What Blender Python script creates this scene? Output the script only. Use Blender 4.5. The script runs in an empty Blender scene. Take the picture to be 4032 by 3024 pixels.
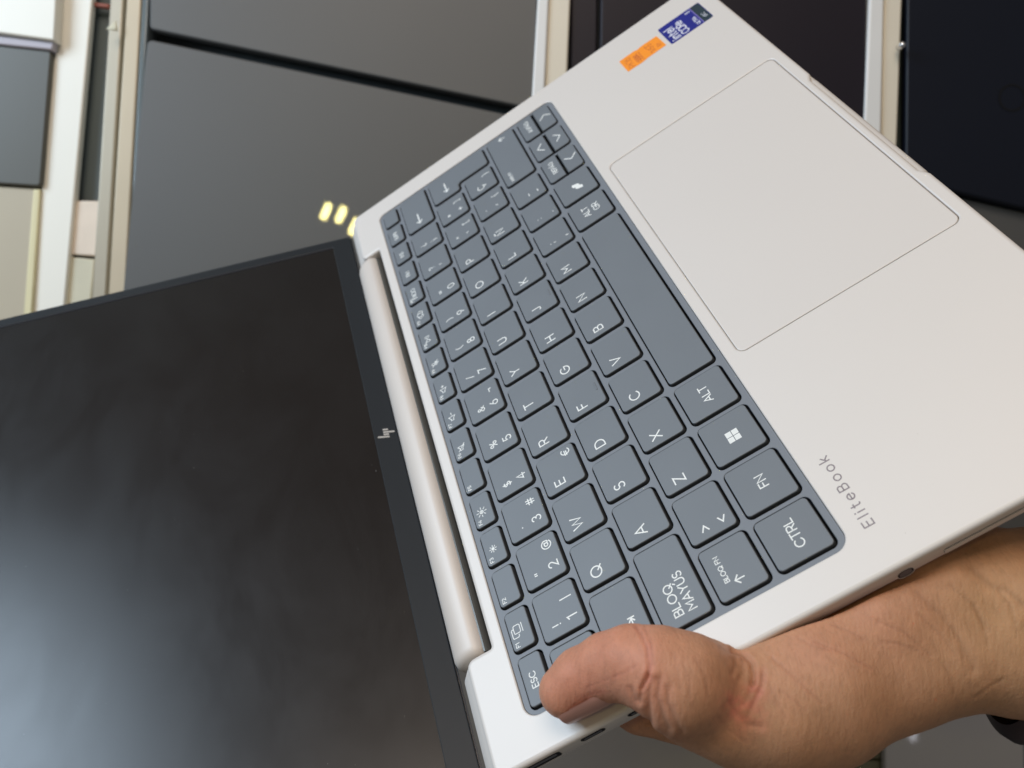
import bpy, bmesh, math, random
import numpy as np
from mathutils import Matrix, Vector

sc = bpy.context.scene
COL = sc.collection
MM = 0.001
H = 0.600            # camera height above the table, metres

# ------------------------------------------------------------------ camera
cam_d = bpy.data.cameras.new('camera')
cam = bpy.data.objects.new('camera', cam_d)
COL.objects.link(cam)
cam.location = (0, 0, H)
cam_d.sensor_width = 36.0
cam_d.lens = 3448.56 / 4032 * 36.0
cam_d.clip_start = 0.01
cam_d.clip_end = 50
cam_d.dof.use_dof = True
cam_d.dof.focus_distance = 0.292
cam_d.dof.aperture_fstop = cam_d.lens / 2.2
sc.camera = cam

# ------------------------------------------------------------------ world and light (a shop interior by a large window)
w = bpy.data.worlds.new('World')
sc.world = w
w.use_nodes = True
nt = w.node_tree
bg = nt.nodes['Background']
bg.inputs[0].default_value = (1.0, 0.97, 0.94, 1)
bg.inputs[1].default_value = 0.14

def area(name, direction, dist, size, size_y, power, color, aim=(0, 0, 0.3)):
    d = bpy.data.lights.new(name, 'AREA')
    d.shape = 'RECTANGLE'; d.size = size; d.size_y = size_y
    d.energy = power; d.color = color
    o = bpy.data.objects.new(name, d); COL.objects.link(o)
    v = Vector(direction).normalized()
    o.location = Vector(aim) + v * dist
    o.rotation_euler = v.to_track_quat('Z', 'Y').to_euler()
    return o
area('window_light', (-0.88, 0.51, 0.31), 1.15, 0.62, 0.50, 11.0, (0.66, 0.83, 1.0))
area('ceiling_fill', (-0.16, 1.06, 0.90), 1.6, 0.9, 0.62, 11.6, (1.0, 0.85, 0.72))  # unseen warm fill, added to lift the deck

vs = sc.view_settings
vs.view_transform = 'Standard'; vs.look = 'None'; vs.exposure = 0.0; vs.gamma = 1.0

# ------------------------------------------------------------------ frames
Rw = Matrix(((-0.26286656, -0.83329071, -0.48634121),
             (0.66060891, -0.5228268, 0.5387467),
             (-0.70320483, -0.17966284, 0.68791295)))
Tw = Vector((93.88933093, -44.35127474, -242.14930283)) * MM + Vector((0, 0, H))
M_LAP = Matrix.Translation(Tw) @ Rw.to_4x4()
TH = math.radians(24.406)
M_LID = Matrix.Translation(Vector((0, 129.6, -7.6)) * MM) @ Matrix.Rotation(TH, 4, 'X')

def wpt(u, v, h):
    """a point at height h (m) above the table, seen at photograph pixel (u, v)"""
    d = H - h
    return ((u - 2016) / 3448.56 * d, -(v - 1512) / 3448.56 * d, h)

# ------------------------------------------------------------------ materials
def lin(c):
    return tuple(((x / 255) / 12.92 if x / 255 <= 0.04045 else ((x / 255 + 0.055) / 1.055) ** 2.4) for x in c) + (1,)

def mat(name, col, rough=0.5, metal=0.0, coat=0.0, coat_rough=0.05, var=0.06, vscale=30, bump=0.0, bscale=2000, emis=None, estr=0, spec=0.5, sss=0, rvar=0.0):
    m = bpy.data.materials.new(name); m.use_nodes = True
    t = m.node_tree; b = t.nodes['Principled BSDF']
    b.inputs['Roughness'].default_value = rough
    b.inputs['Metallic'].default_value = metal
    b.inputs['Coat Weight'].default_value = coat
    b.inputs['Coat Roughness'].default_value = coat_rough
    b.inputs['Specular IOR Level'].default_value = spec
    tc = t.nodes.new('ShaderNodeTexCoord')
    n = t.nodes.new('ShaderNodeTexNoise'); n.inputs['Scale'].default_value = vscale; n.inputs['Detail'].default_value = 4
    t.links.new(tc.outputs['Object'], n.inputs['Vector'])
    mx = t.nodes.new('ShaderNodeMix'); mx.data_type = 'RGBA'
    c = Vector(col[:3])
    mx.inputs[6].default_value = (*(c * (1 - var)), 1)
    mx.inputs[7].default_value = (*(c * (1 + var)), 1)
    t.links.new(n.outputs['Fac'], mx.inputs[0])
    t.links.new(mx.outputs[2], b.inputs['Base Color'])
    if rvar:
        mr = t.nodes.new('ShaderNodeMapRange')
        mr.inputs['To Min'].default_value = rough - rvar; mr.inputs['To Max'].default_value = rough + rvar
        n3 = t.nodes.new('ShaderNodeTexNoise'); n3.inputs['Scale'].default_value = vscale * 0.7; n3.inputs['Detail'].default_value = 6
        t.links.new(tc.outputs['Object'], n3.inputs['Vector'])
        t.links.new(n3.outputs['Fac'], mr.inputs['Value']); t.links.new(mr.outputs[0], b.inputs['Roughness'])
    if bump:
        n2 = t.nodes.new('ShaderNodeTexNoise'); n2.inputs['Scale'].default_value = bscale; n2.inputs['Detail'].default_value = 2
        t.links.new(tc.outputs['Object'], n2.inputs['Vector'])
        bp = t.nodes.new('ShaderNodeBump'); bp.inputs['Strength'].default_value = bump; bp.inputs['Distance'].default_value = 0.0001
        t.links.new(n2.outputs['Fac'], bp.inputs['Height']); t.links.new(bp.outputs[0], b.inputs['Normal'])
    if emis:
        b.inputs['Emission Color'].default_value = emis; b.inputs['Emission Strength'].default_value = estr
    return m

M = {}
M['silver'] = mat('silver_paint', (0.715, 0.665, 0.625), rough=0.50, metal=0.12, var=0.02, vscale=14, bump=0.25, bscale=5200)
M['pad'] = mat('touchpad_glass', (0.695, 0.645, 0.606), rough=0.52, metal=0.10, var=0.015, vscale=12)
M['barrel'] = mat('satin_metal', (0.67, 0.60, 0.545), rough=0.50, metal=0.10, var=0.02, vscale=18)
M['frame'] = mat('grey_plastic', (0.188, 0.203, 0.229), rough=0.52, var=0.03, vscale=30, bump=0.15, bscale=4000)
M['key'] = mat('key_plastic', (0.166, 0.182, 0.202), rough=0.50, var=0.05, vscale=45, bump=0.12, bscale=5000)
M['keyside'] = mat('key_side_shade', (0.055, 0.060, 0.068), rough=0.6)  # darker copy of the cap plastic, shade put into its sides
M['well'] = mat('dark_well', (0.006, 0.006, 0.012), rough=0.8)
M['legend'] = mat('white_print', (0.82, 0.83, 0.81), rough=0.6, var=0.0)
M['black'] = mat('black_plastic', (0.012, 0.012, 0.014), rough=0.45)
M['bezel'] = mat('bezel_black', (0.018, 0.020, 0.023), rough=0.42, var=0.04, vscale=60)
M['edge'] = mat('edge_dark', (0.010, 0.013, 0.018), rough=0.35)
M['print'] = mat('grey_print', (0.27, 0.23, 0.24), rough=0.6, var=0.0)
M['logo'] = mat('logo_silver', (0.62, 0.58, 0.54), rough=0.35, metal=0.4, var=0.02)
M['port'] = mat('port_metal', (0.25, 0.24, 0.27), rough=0.3, metal=0.8)

def screen_mat():
    m = mat('screen_panel', (0.010, 0.0068, 0.0055), rough=0.30, var=0.15, vscale=6)
    t = m.node_tree; b = t.nodes['Principled BSDF']
    tc = t.nodes.new('ShaderNodeTexCoord')
    mp = t.nodes.new('ShaderNodeMapping'); mp.inputs['Rotation'].default_value = (0, 0, 0.9); mp.inputs['Scale'].default_value = (15, 26, 20)
    n = t.nodes.new('ShaderNodeTexNoise'); n.inputs['Scale'].default_value = 1.0; n.inputs['Detail'].default_value = 7; n.inputs['Roughness'].default_value = 0.62; n.inputs['Distortion'].default_value = .5
    t.links.new(tc.outputs['Object'], mp.inputs[0]); t.links.new(mp.outputs[0], n.inputs['Vector'])
    mr = t.nodes.new('ShaderNodeMapRange'); mr.inputs['From Min'].default_value = 0.40; mr.inputs['From Max'].default_value = 0.62
    mr.inputs['To Min'].default_value = 0.28; mr.inputs['To Max'].default_value = 0.33
    t.links.new(n.outputs['Fac'], mr.inputs['Value']); t.links.new(mr.outputs[0], b.inputs['Roughness'])
    return m
M['screen'] = screen_mat()
for _k, _v in (('screen', .56), ('bezel', .34)): M[_k].node_tree.nodes['Principled BSDF'].inputs['Specular IOR Level'].default_value = _v

# ------------------------------------------------------------------ mesh helpers (millimetres in, metres out)
def link(name, verts, faces, m, parent=None, matrix=None, smooth=False, mats=None, fm=None, scale=MM):
    me = bpy.data.meshes.new(name)
    me.from_pydata([tuple(c * scale for c in v) for v in verts], [], faces)
    for q in (mats or [m]):
        me.materials.append(q)
    if fm: me.polygons.foreach_set('material_index', fm)
    if smooth: me.polygons.foreach_set('use_smooth', [True] * len(me.polygons))
    me.update()
    o = bpy.data.objects.new(name, me); COL.objects.link(o)
    if parent: o.parent = parent
    if matrix is not None: o.matrix_local = matrix
    return o

def empty(name, label, cat, matrix=None, group=None):
    o = bpy.data.objects.new(name, None); COL.objects.link(o)
    o.empty_display_size = 0.02
    o['label'] = label; o['category'] = cat
    if group: o['group'] = group
    if matrix is not None: o.matrix_world = matrix
    return o

def rrect(x0, y0, x1, y1, r, n=5):
    if not isinstance(r, (tuple, list)): r = (r,) * 4
    P = []
    for (cx, cy, a0, rr) in ((x1 - r[0], y0 + r[0], -90, r[0]), (x1 - r[1], y1 - r[1], 0, r[1]), (x0 + r[2], y1 - r[2], 90, r[2]), (x0 + r[3], y0 + r[3], 180, r[3])):
        for i in range(n + 1):
            a = math.radians(a0 + 90 * i / n)
            P.append((cx + rr * math.cos(a), cy + rr * math.sin(a)))
    return P

def roundpoly(pts, rads, n=5):
    """polygon (CCW) with each corner rounded by its radius; works for convex and concave corners"""
    out = []; N = len(pts)
    for i in range(N):
        p = Vector(pts[i]); a = (Vector(pts[i - 1]) - p).normalized(); b = (Vector(pts[(i + 1) % N]) - p).normalized()
        r = rads[i]
        ang = a.angle(b); t = r / math.tan(ang / 2)
        s = p + a * t; e = p + b * t
        c = p + (a + b).normalized() * (r / math.sin(ang / 2))
        a0 = math.atan2(*(s - c).yx); a1 = math.atan2(*(e - c).yx)
        d = (a1 - a0 + math.pi) % (2 * math.pi) - math.pi
        for k in range(n + 1):
            q = a0 + d * k / n
            out.append((c.x + r * math.cos(q), c.y + r * math.sin(q)))
    return out

def inset(P, d):
    """offset a CCW polygon inwards by d (per-vertex mitre)"""
    N = len(P); out = []
    for i in range(N):
        p = Vector(P[i]); a = Vector(P[i - 1]); b = Vector(P[(i + 1) % N])
        e1 = (p - a); e2 = (b - p)
        if e1.length < 1e-9: e1 = e2
        if e2.length < 1e-9: e2 = e1
        e1 = e1.normalized(); e2 = e2.normalized()
        n1 = Vector((-e1.y, e1.x)); n2 = Vector((-e2.y, e2.x))
        m = n1 + n2
        m = m / max(0.25, m.dot(m)) * 2 if m.length > 1e-6 else n1
        out.append((p.x + m.x * d * 0.5 * 1.0 * (1 if True else 1), p.y + m.y * d * 0.5) if False else (p.x + m.x * d, p.y + m.y * d))
    return out

def loft(loops, cap0=True, cap1=True, base=0):
    """loops: list of equal-length lists of 3D points"""
    V = []; F = []
    n = len(loops[0])
    for L in loops: V += L
    for k in range(len(loops) - 1):
        for i in range(n):
            j = (i + 1) % n
            F.append((base + k * n + i, base + k * n + j, base + (k + 1) * n + j, base + (k + 1) * n + i))
    if cap0: F.append(tuple(base + i for i in range(n))[::-1])
    if cap1: F.append(tuple(base + (len(loops) - 1) * n + i for i in range(n)))
    return V, F

def fill(outer, holes, z):
    """flat face with holes, triangulated"""
    bm = bmesh.new()
    for L in [outer] + holes:
        vs_ = [bm.verts.new((x, y, z)) for x, y in L]
        for i in range(len(vs_)): bm.edges.new((vs_[i], vs_[(i + 1) % len(vs_)]))
    bmesh.ops.triangle_fill(bm, use_beauty=True, use_dissolve=False, edges=bm.edges[:], normal=(0, 0, 1))
    bm.verts.index_update()
    V = [tuple(v.co) for v in bm.verts]; F = []
    for f in bm.faces:
        idx = [v.index for v in f.verts]
        if f.normal.z < 0: idx = idx[::-1]
        F.append(tuple(idx))
    bm.free()
    return V, F

class MB:
    def __init__(s): s.V = []; s.F = []; s.M = []
    def add(s, VF, mi=0):
        V, F = VF; b = len(s.V); s.V += V; s.F += [tuple(i + b for i in f) for f in F]; s.M += [mi] * len(F); return s
    def box(s, x0, y0, z0, x1, y1, z1, mi=0):
        P = [(x0, y0), (x1, y0), (x1, y1), (x0, y1)]
        return s.add(loft([[(x, y, z0) for x, y in P], [(x, y, z1) for x, y in P]]), mi)
    def prism(s, P, z0, z1, mi=0):
        return s.add(loft([[(x, y, z0) for x, y in P], [(x, y, z1) for x, y in P]]), mi)
    def build(s, name, m, parent=None, matrix=None, smooth=False, scale=MM):
        mats = m if isinstance(m, list) else [m]
        return link(name, s.V, s.F, mats[0], parent, matrix, smooth, mats, s.M, scale)

def z3(P, z): return [(x, y, z) for x, y in P]

def autosmooth(o, deg=35):
    me = o.data
    me.polygons.foreach_set('use_smooth', [True] * len(me.polygons))
    me.set_sharp_from_angle(angle=math.radians(deg))
    for p in me.polygons:                 # big flat faces stay truly flat
        if abs(p.normal.z) > .9995: p.use_smooth = False

# ------------------------------------------------------------------ stroke lettering: monoline glyphs, cap height 1
def A(cx, cy, rx, ry, a0, a1, n=None):
    n = n or max(4, int(abs(a1 - a0) / 15))
    return [(cx + rx * math.cos(math.radians(a0 + (a1 - a0) * i / n)), cy + ry * math.sin(math.radians(a0 + (a1 - a0) * i / n))) for i in range(n + 1)]
G = {
 'A': (.86, [[(0, 0), (.43, 1), (.86, 0)], [(.14, .32), (.72, .32)]]),
 'B': (.66, [[(0, 0), (0, 1), (.36, 1)] + A(.36, .76, .24, .24, 90, -90) + [(0, .52)], [(.36, .52)] + A(.38, .26, .28, .26, 90, -90) + [(0, 0)]]),
 'C': (.84, [A(.48, .5, .48, .5, 42, 318)]),
 'D': (.80, [[(0, 0), (0, 1), (.30, 1)] + A(.30, .5, .5, .5, 90, -90) + [(0, 0)]]),
 'E': (.58, [[(.58, 1), (0, 1), (0, 0), (.58, 0)], [(0, .52), (.52, .52)]]),
 'F': (.56, [[(.56, 1), (0, 1), (0, 0)], [(0, .5), (.5, .5)]]),
 'G': (.90, [A(.48, .5, .48, .5, 42, 360) + [(.52, .5)]]),
 'H': (.74, [[(0, 0), (0, 1)], [(.74, 0), (.74, 1)], [(0, .5), (.74, .5)]]),
 'I': (.02, [[(0, 0), (0, 1)]]),
 'J': (.42, [[(.42, 1), (.42, .26)] + A(.20, .24, .22, .24, 0, -150)]),
 'K': (.66, [[(0, 0), (0, 1)], [(.62, 1), (0, .38)], [(.22, .58), (.66, 0)]]),
 'L': (.52, [[(0, 1), (0, 0), (.52, 0)]]),
 'M': (.90, [[(0, 0), (0, 1), (.45, .35), (.90, 1), (.90, 0)]]),
 'N': (.76, [[(0, 0), (0, 1), (.76, 0), (.76, 1)]]),
 'O': (1.0, [A(.5, .5, .5, .5, 0, 360, 28)]),
 'P': (.64, [[(0, 0), (0, 1), (.36, 1)] + A(.36, .71, .28, .29, 90, -90) + [(0, .42)]]),
 'Q': (1.0, [A(.5, .5, .5, .5, 0, 360, 28), [(.58, .30), (.98, -.06)]]),
 'R': (.66, [[(0, 0), (0, 1), (.36, 1)] + A(.36, .72, .28, .28, 90, -90) + [(0, .44)], [(.34, .44), (.66, 0)]]),
 'S': (.60, [A(.31, .74, .27, .26, 35, 250) + A(.30, .26, .30, .27, 75, -150)]),
 'T': (.70, [[(0, 1), (.70, 1)], [(.35, 1), (.35, 0)]]),
 'U': (.72, [[(0, 1), (0, .36)] + A(.36, .36, .36, .36, 180, 360) + [(.72, 1)]]),
 'V': (.80, [[(0, 1), (.40, 0), (.80, 1)]]),
 'W': (1.2, [[(0, 1), (.31, 0), (.60, .95), (.89, 0), (1.2, 1)]]),
 'X': (.74, [[(0, 0), (.74, 1)], [(0, 1), (.74, 0)]]),
 'Y': (.76, [[(0, 1), (.38, .48), (.76, 1)], [(.38, .48), (.38, 0)]]),
 'Z': (.68, [[(0, 1), (.68, 1), (0, 0), (.68, 0)]]),
 '0': (.66, [A(.33, .5, .33, .5, 0, 360, 24)]),
 '1': (.26, [[(0, .86), (.26, 1), (.26, 0)]]),
 '2': (.58, [A(.29, .71, .28, .29, 165, -35) + [(0, 0), (.60, 0)]]),
 '3': (.58, [A(.28, .75, .25, .25, 150, -80), A(.28, .27, .30, .27, 85, -155)]),
 '4': (.66, [[(.48, 0), (.48, 1), (0, .26), (.66, .26)]]),
 '5': (.60, [[(.54, 1), (.10, 1), (.05, .54)] + A(.29, .31, .31, .31, 140, -150)]),
 '6': (.62, [[(.46, 1), (.09, .50)] + A(.31, .30, .31, .30, 150, -210, 24)]),
 '7': (.58, [[(0, 1), (.58, 1), (.16, 0)]]),
 '8': (.60, [A(.30, .76, .24, .24, 0, 360, 20), A(.30, .27, .30, .27, 0, 360, 22)]),
 '9': (.62, [[(.16, 0), (.53, .50)] + A(.31, .70, .31, .30, -30, 330, 24)]),
 '!': (.06, [[(.03, 1), (.03, .32)], [(.03, .04), (.03, 0)]]),
 '|': (.02, [[(0, 1.15), (0, -.15)]]),
 '"': (.28, [[(.02, 1.0), (0, .72)], [(.26, 1.0), (.24, .72)]]),
 '@': (1.05, [A(.52, .45, .20, .22, 0, 360, 18), [(.74, .68), (.72, .38)] + A(.86, .38, .14, .17, 180, 330) + A(.52, .45, .53, .55, 20, 310, 26)]),
 '·': (.1, [[(.02, .5), (.08, .5)]]),
 '#': (.80, [[(.20, 0), (.30, 1)], [(.52, 0), (.62, 1)], [(0, .68), (.80, .68)], [(0, .32), (.76, .32)]]),
 '$': (.60, [A(.31, .72, .27, .22, 35, 250) + A(.30, .28, .30, .23, 75, -150), [(.30, 1.12), (.30, -.12)]]),
 '%': (.96, [A(.2, .76, .19, .22, 0, 360, 16), A(.76, .24, .19, .22, 0, 360, 16), [(.80, 1), (.16, 0)]]),
 '&': (.80, [[(.80, 0), (.18, .66)] + A(.34, .80, .19, .19, 215, -40, 14) + [(.14, .44)] + A(.30, .25, .29, .25, 130, 300) + [(.74, .44)]]),
 '¬': (.50, [[(0, .5), (.50, .5), (.50, .22)]]),
 '/': (.46, [[(0, -.1), (.46, 1.1)]]),
 '\\': (.46, [[(0, 1.1), (.46, -.1)]]),
 '(': (.26, [A(.62, .5, .62, .80, 130, 230)]),
 ')': (.26, [A(-.36, .5, .62, .80, 50, -50)]),
 '=': (.60, [[(0, .62), (.60, .62)], [(0, .36), (.60, .36)]]),
 '?': (.50, [A(.25, .76, .25, .24, 170, -60) + [(.25, .42), (.25, .30)], [(.25, .04), (.25, 0)]]),
 '¿': (.50, [A(.25, .24, .25, .24, -10, -240) + [(.25, .58), (.25, .70)], [(.25, .96), (.25, 1)]]),
 '¡': (.06, [[(.03, 0), (.03, .68)], [(.03, .96), (.03, 1)]]),
 "'": (.06, [[(.04, 1.0), (.02, .70)]]),
 '^': (.44, [[(0, .66), (.22, 1), (.44, .66)]]),
 '`': (.2, [[(0, 1), (.2, .74)]]),
 '´': (.2, [[(.2, 1), (0, .74)]]),
 '¨': (.34, [[(0, .95), (.05, .95)], [(.30, .95), (.35, .95)]]),
 '[': (.28, [[(.28, 1.1), (0, 1.1), (0, -.1), (.28, -.1)]]),
 ']': (.28, [[(0, 1.1), (.28, 1.1), (.28, -.1), (0, -.1)]]),
 '{': (.34, [[(.34, 1.1), (.20, 1.06), (.15, .95), (.15, .62), (0, .5), (.15, .38), (.15, .05), (.20, -.06), (.34, -.1)]]),
 '}': (.34, [[(0, 1.1), (.14, 1.06), (.19, .95), (.19, .62), (.34, .5), (.19, .38), (.19, .05), (.14, -.06), (0, -.1)]]),
 '*': (.46, [[(.23, .96), (.23, .48)], [(.02, .84), (.44, .60)], [(.02, .60), (.44, .84)]]),
 '+': (.60, [[(0, .45), (.60, .45)], [(.30, .75), (.30, .15)]]),
 ',': (.1, [[(.08, .08), (.0, -.18)]]),
 '.': (.1, [[(.02, .02), (.08, .02)]]),
 ';': (.1, [[(.08, .06), (.0, -.18)], [(.05, .60), (.10, .60)]]),
 ':': (.1, [[(.02, .02), (.08, .02)], [(.02, .60), (.08, .60)]]),
 '-': (.40, [[(0, .42), (.40, .42)]]),
 '_': (.56, [[(0, -.02), (.56, -.02)]]),
 '<': (.62, [[(.62, .86), (0, .5), (.62, .14)]]),
 '>': (.62, [[(0, .86), (.62, .5), (0, .14)]]),
 '€': (.84, [A(.52, .5, .40, .5, 48, 312), [(0, .60), (.62, .60)], [(0, .40), (.58, .40)]]),
 'º': (.36, [A(.18, .80, .18, .20, 0, 360, 16)]),
 'ª': (.36, [A(.17, .80, .17, .18, 0, 360, 14), [(.34, 1.0), (.34, .62)]]),
 'l': (.02, [[(0, 0), (0, 1.04)]]),
 'i': (.02, [[(0, 0), (0, .68)], [(0, .93), (0, .99)]]),
 't': (.36, [[(.13, .95), (.13, .18)] + A(.29, .17, .16, .17, 180, 280), [(0, .66), (.36, .66)]]),
 'e': (.66, [[(.02, .36), (.66, .36)] + A(.33, .34, .33, .35, 5, 320)]),
 'o': (.70, [A(.35, .34, .35, .35, 0, 360, 22)]),
 'k': (.54, [[(0, 0), (0, 1.04)], [(.50, .68), (0, .24)], [(.17, .40), (.54, 0)]]),
 'n': (.52, [[(0, 0), (0, .68)], [(0, .40)] + A(.26, .42, .26, .26, 170, 0) + [(.52, 0)]]),
 'a': (.62, [A(.31, .34, .31, .35, 0, 360, 20), [(.62, .69), (.62, 0)]]),
 'r': (.36, [[(0, 0), (0, .68)], [(0, .40)] + A(.26, .42, .26, .26, 170, 60)]),
 'c': (.60, [A(.34, .34, .34, .35, 45, 315)]),
 ' ': (.30, []),
}
G['Ñ'] = (.76, G['N'][1] + [[(.16, 1.20), (.30, 1.30), (.46, 1.20), (.60, 1.30)]])
G['Ç'] = (.84, G['C'][1] + [[(.50, 0), (.50, -.12), (.60, -.20), (.46, -.30)]])
G['Á'] = (.86, G['A'][1] + [[(.40, 1.16), (.54, 1.36)]])
G['Ú'] = (.72, G['U'][1] + [[(.32, 1.16), (.46, 1.36)]])
# pictograms, in the same unit
G['<-'] = (2.2, [[(2.2, .5), (0, .5)], [(.45, .9), (0, .5), (.45, .1)]])
G['^|'] = (.9, [[(.45, 0), (.45, 1.0)], [(0, .58), (.45, 1.0), (.90, .58)]])
G['tab'] = (3.0, [[(.2, 1.2), (.2, .4)], [(.2, .8), (2.2, .8)], [(.6, 1.15), (.2, .8), (.6, .45)], [(.8, -.1), (2.8, -.1)], [(2.4, .25), (2.8, -.1), (2.4, -.45)], [(2.9, .3), (2.9, -.5)]])
G['up'] = (2.2, [[(0, 0), (1.1, 1.0), (2.2, 0)]])
G['down'] = (2.2, [[(0, 1.0), (1.1, 0), (2.2, 1.0)]])
G['left'] = (1, [[(1.0, 0), (0, 1.1), (1.0, 2.2)]])
G['right'] = (1, [[(0, 0), (1.0, 1.1), (0, 2.2)]])
G['cast'] = (2.2, [[(.5, .35), (.25, .35), (.10, .5), (.10, 1.25), (.25, 1.4), (1.45, 1.4), (1.6, 1.25), (1.6, 1.0)],
                   [(.75, .9), (.75, .1), (.9, -.05), (1.9, -.05), (2.05, .1), (2.05, .85), (1.9, 1.0), (.85, 1.0), (.75, .9)], [(.7, -.4), (2.1, -.4)]])
def sun(r, n=8):
    S = [A(.9, .5, r * .55, r * .55, 0, 360, 16), A(.9, .5, r * .2, r * .2, 0, 360, 10)]
    for i in range(n):
        a = 2 * math.pi * i / n
        S.append([(.9 + r * 1.05 * math.cos(a), .5 + r * 1.05 * math.sin(a)), (.9 + r * 1.65 * math.cos(a), .5 + r * 1.65 * math.sin(a))])
    return S
G['sun1'] = (1.8, sun(.38)); G['sun2'] = (1.8, sun(.56))
SPK = [(0, .25), (.35, .25), (.95, -.15), (.95, 1.15), (.35, .75), (0, .75), (0, .25)]
G['vol0'] = (2, [SPK, [(-.1, 1.15), (1.3, -.25)]])
G['vol-'] = (2, [SPK, [(1.3, .5), (1.85, .5)]])
G['vol+'] = (2, [SPK, [(1.3, .5), (1.85, .5)], [(1.575, .78), (1.575, .22)]])
G['mic'] = (1.6, [[(.55, .45), (.55, 1.0)] + A(.8, 1.0, .25, .25, 180, 0) + [(1.05, .45)] + A(.8, .45, .25, .25, 0, -180), A(.8, .45, .5, .5, 180, 360), [(.8, -.05), (.8, -.35)], [(.1, 1.2), (1.5, -.2)]])
G['play'] = (2.0, [[(0, -.05), (0, 1.05), (.9, .5), (0, -.05)], [(1.2, 0), (1.2, 1.0)], [(1.6, 0), (1.6, 1.0)]])
G['gem'] = (2.2, [[(.55, .5), (.95, 1.15), (1.4, 1.15), (1.75, .5), (1.4, -.15), (.95, -.15), (.55, .5)], [(.75, .85), (.5, .95), (0, .55), (.5, -.25), (.85, -.05)], [(1.55, .85), (1.8, .95), (2.3, .45), (1.8, -.3), (1.45, -.1)]])

def ribbon(P, wd, z, V, F, dz=0.0):
    """a flat stroke of width wd along the polyline P"""
    closed = (len(P) > 3 and math.hypot(P[0][0] - P[-1][0], P[0][1] - P[-1][1]) < 1e-4)
    Q = [P[0]]
    for q in P[1:]:
        if math.hypot(q[0] - Q[-1][0], q[1] - Q[-1][1]) > 1e-5: Q.append(q)
    if closed: Q = Q[:-1]
    n = len(Q); h = wd / 2; L = []
    for i in range(n):
        if closed or 0 < i < n - 1:
            a = Q[(i - 1) % n]; b = Q[(i + 1) % n]; p = Q[i]
            e1 = Vector((p[0] - a[0], p[1] - a[1])).normalized(); e2 = Vector((b[0] - p[0], b[1] - p[1])).normalized()
            n1 = Vector((-e1.y, e1.x)); n2 = Vector((-e2.y, e2.x)); m = n1 + n2
            m = m * 2 / max(m.dot(m), 0.7); ex = Vector((0, 0))
        else:
            if i == 0: e = Vector((Q[1][0] - Q[0][0], Q[1][1] - Q[0][1])).normalized(); ex = -e * h * .75
            else: e = Vector((Q[-1][0] - Q[-2][0], Q[-1][1] - Q[-2][1])).normalized(); ex = e * h * .75
            m = Vector((-e.y, e.x))
        L.append((Q[i][0] + ex.x + m.x * h, Q[i][1] + ex.y + m.y * h, Q[i][0] + ex.x - m.x * h, Q[i][1] + ex.y - m.y * h))
    b = len(V)
    for l in L: V.append((l[2], l[3], z)); V.append((l[0], l[1], z))
    for i in range(n if closed else n - 1):
        j = (i + 1) % n
        F.append((b + 2 * i, b + 2 * j, b + 2 * j + 1, b + 2 * i + 1))

def text_geo(s, x, y, h, wd, z, V, F, align='l', track=.22, sx=1.0):
    """draw s (a string, or [one pictogram]) with baseline-left at x, y"""
    cs = list(s) if isinstance(s, str) else s
    tot = sum(G[c][0] for c in cs) + track * (len(cs) - 1)
    if align == 'c': x -= tot * h * sx / 2
    k = 0
    for c in cs:
        adv, st = G[c]
        for P in st:
            ribbon([(x + px * h * sx, y + py * h) for px, py in P], wd, z + 0.0008 * k, V, F); k += 1
        x += (adv + track) * h * sx
    return x

# =================================================================== THE LAPTOP
lap = empty('laptop', 'open silver laptop held over the table, grey keys and black screen', 'laptop', M_LAP)

# ---- outlines, laptop frame: x to the typist's right, y to the hinge, z out of the deck; 0,0 is the near left corner of the keyboard recess
X0, X1, YF, YB = -11.9, 298.6, -91.7, 122.4
NX0, NX1, NY = 27.6, 259.3, 112.2
outer_pts = [(X0, YF), (104.5, YF), (108.5, YF + 1.8), (182.5, YF + 1.8), (186.5, YF), (X1, YF), (X1, YB), (NX1, YB), (NX1, NY), (NX0, NY), (NX0, YB), (X0, YB)]
outer_rad = [11, 2.4, 2.4, 2.4, 2.4, 11, 4.2, 3.2, 0.8, 0.8, 3.2, 4.2]
OUT = roundpoly(outer_pts, outer_rad, 6)
REC = rrect(0, 0, 285, 107.3, (4.6, 3.6, 4.6, 4.6), 7)
TPX0, TPX1, TPY0, TPY1 = 78.9, 210.1, -86.7, -4.7
PADH = rrect(TPX0, TPY0, TPX1, TPY1, 3.2, 7)

def back_shift(P, k):
    return [(x, y + (k * max(0.0, min(1.0, (y - 119.0) / 3.4)) if (x < NX0 + 3.2 or x > NX1 - 3.2) and y > 119 else 0)) for x, y in P]
body = MB()
seq = []
for dz, ins in ((0, 1.5), (-.1, .95), (-.38, .45), (-.8, .14), (-1.3, 0)):
    seq.append(z3(inset(OUT, ins), dz))
def front_shift(P, k):
    return [(x, y - k * 1.8 * max(0.0, min(1.0, (41.0 - abs(x - 145.5)) / 4)) if y < YF + 6 else y) for x, y in P]
seq.append(z3(front_shift(OUT, .75), -1.7))
seq.append(z3(back_shift(front_shift(OUT, 1.3), 1.6), -2.6))
seq.append(z3(back_shift(front_shift(OUT, 1.9), 4.6), -6.0))
seq.append(z3(back_shift(inset(OUT, 1.4), 4.4), -8.4))
seq.append(z3(back_shift(inset(OUT, 4.0), 3.0), -11.0))
seq = seq[::-1]
V_, F_ = loft(seq, cap0=False, cap1=False)
body.add((V_, F_))
body.add(fill(inset(OUT, 1.5), [inset(REC, -.35), inset(PADH, -.45)], 0.0))
vb, fb = fill(inset(OUT, 4.0), [], -11.0)
vb = [(x, y, z) for (x, y, z) in z3([(q[0], q[1]) for q in vb], -11.0)]
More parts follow.
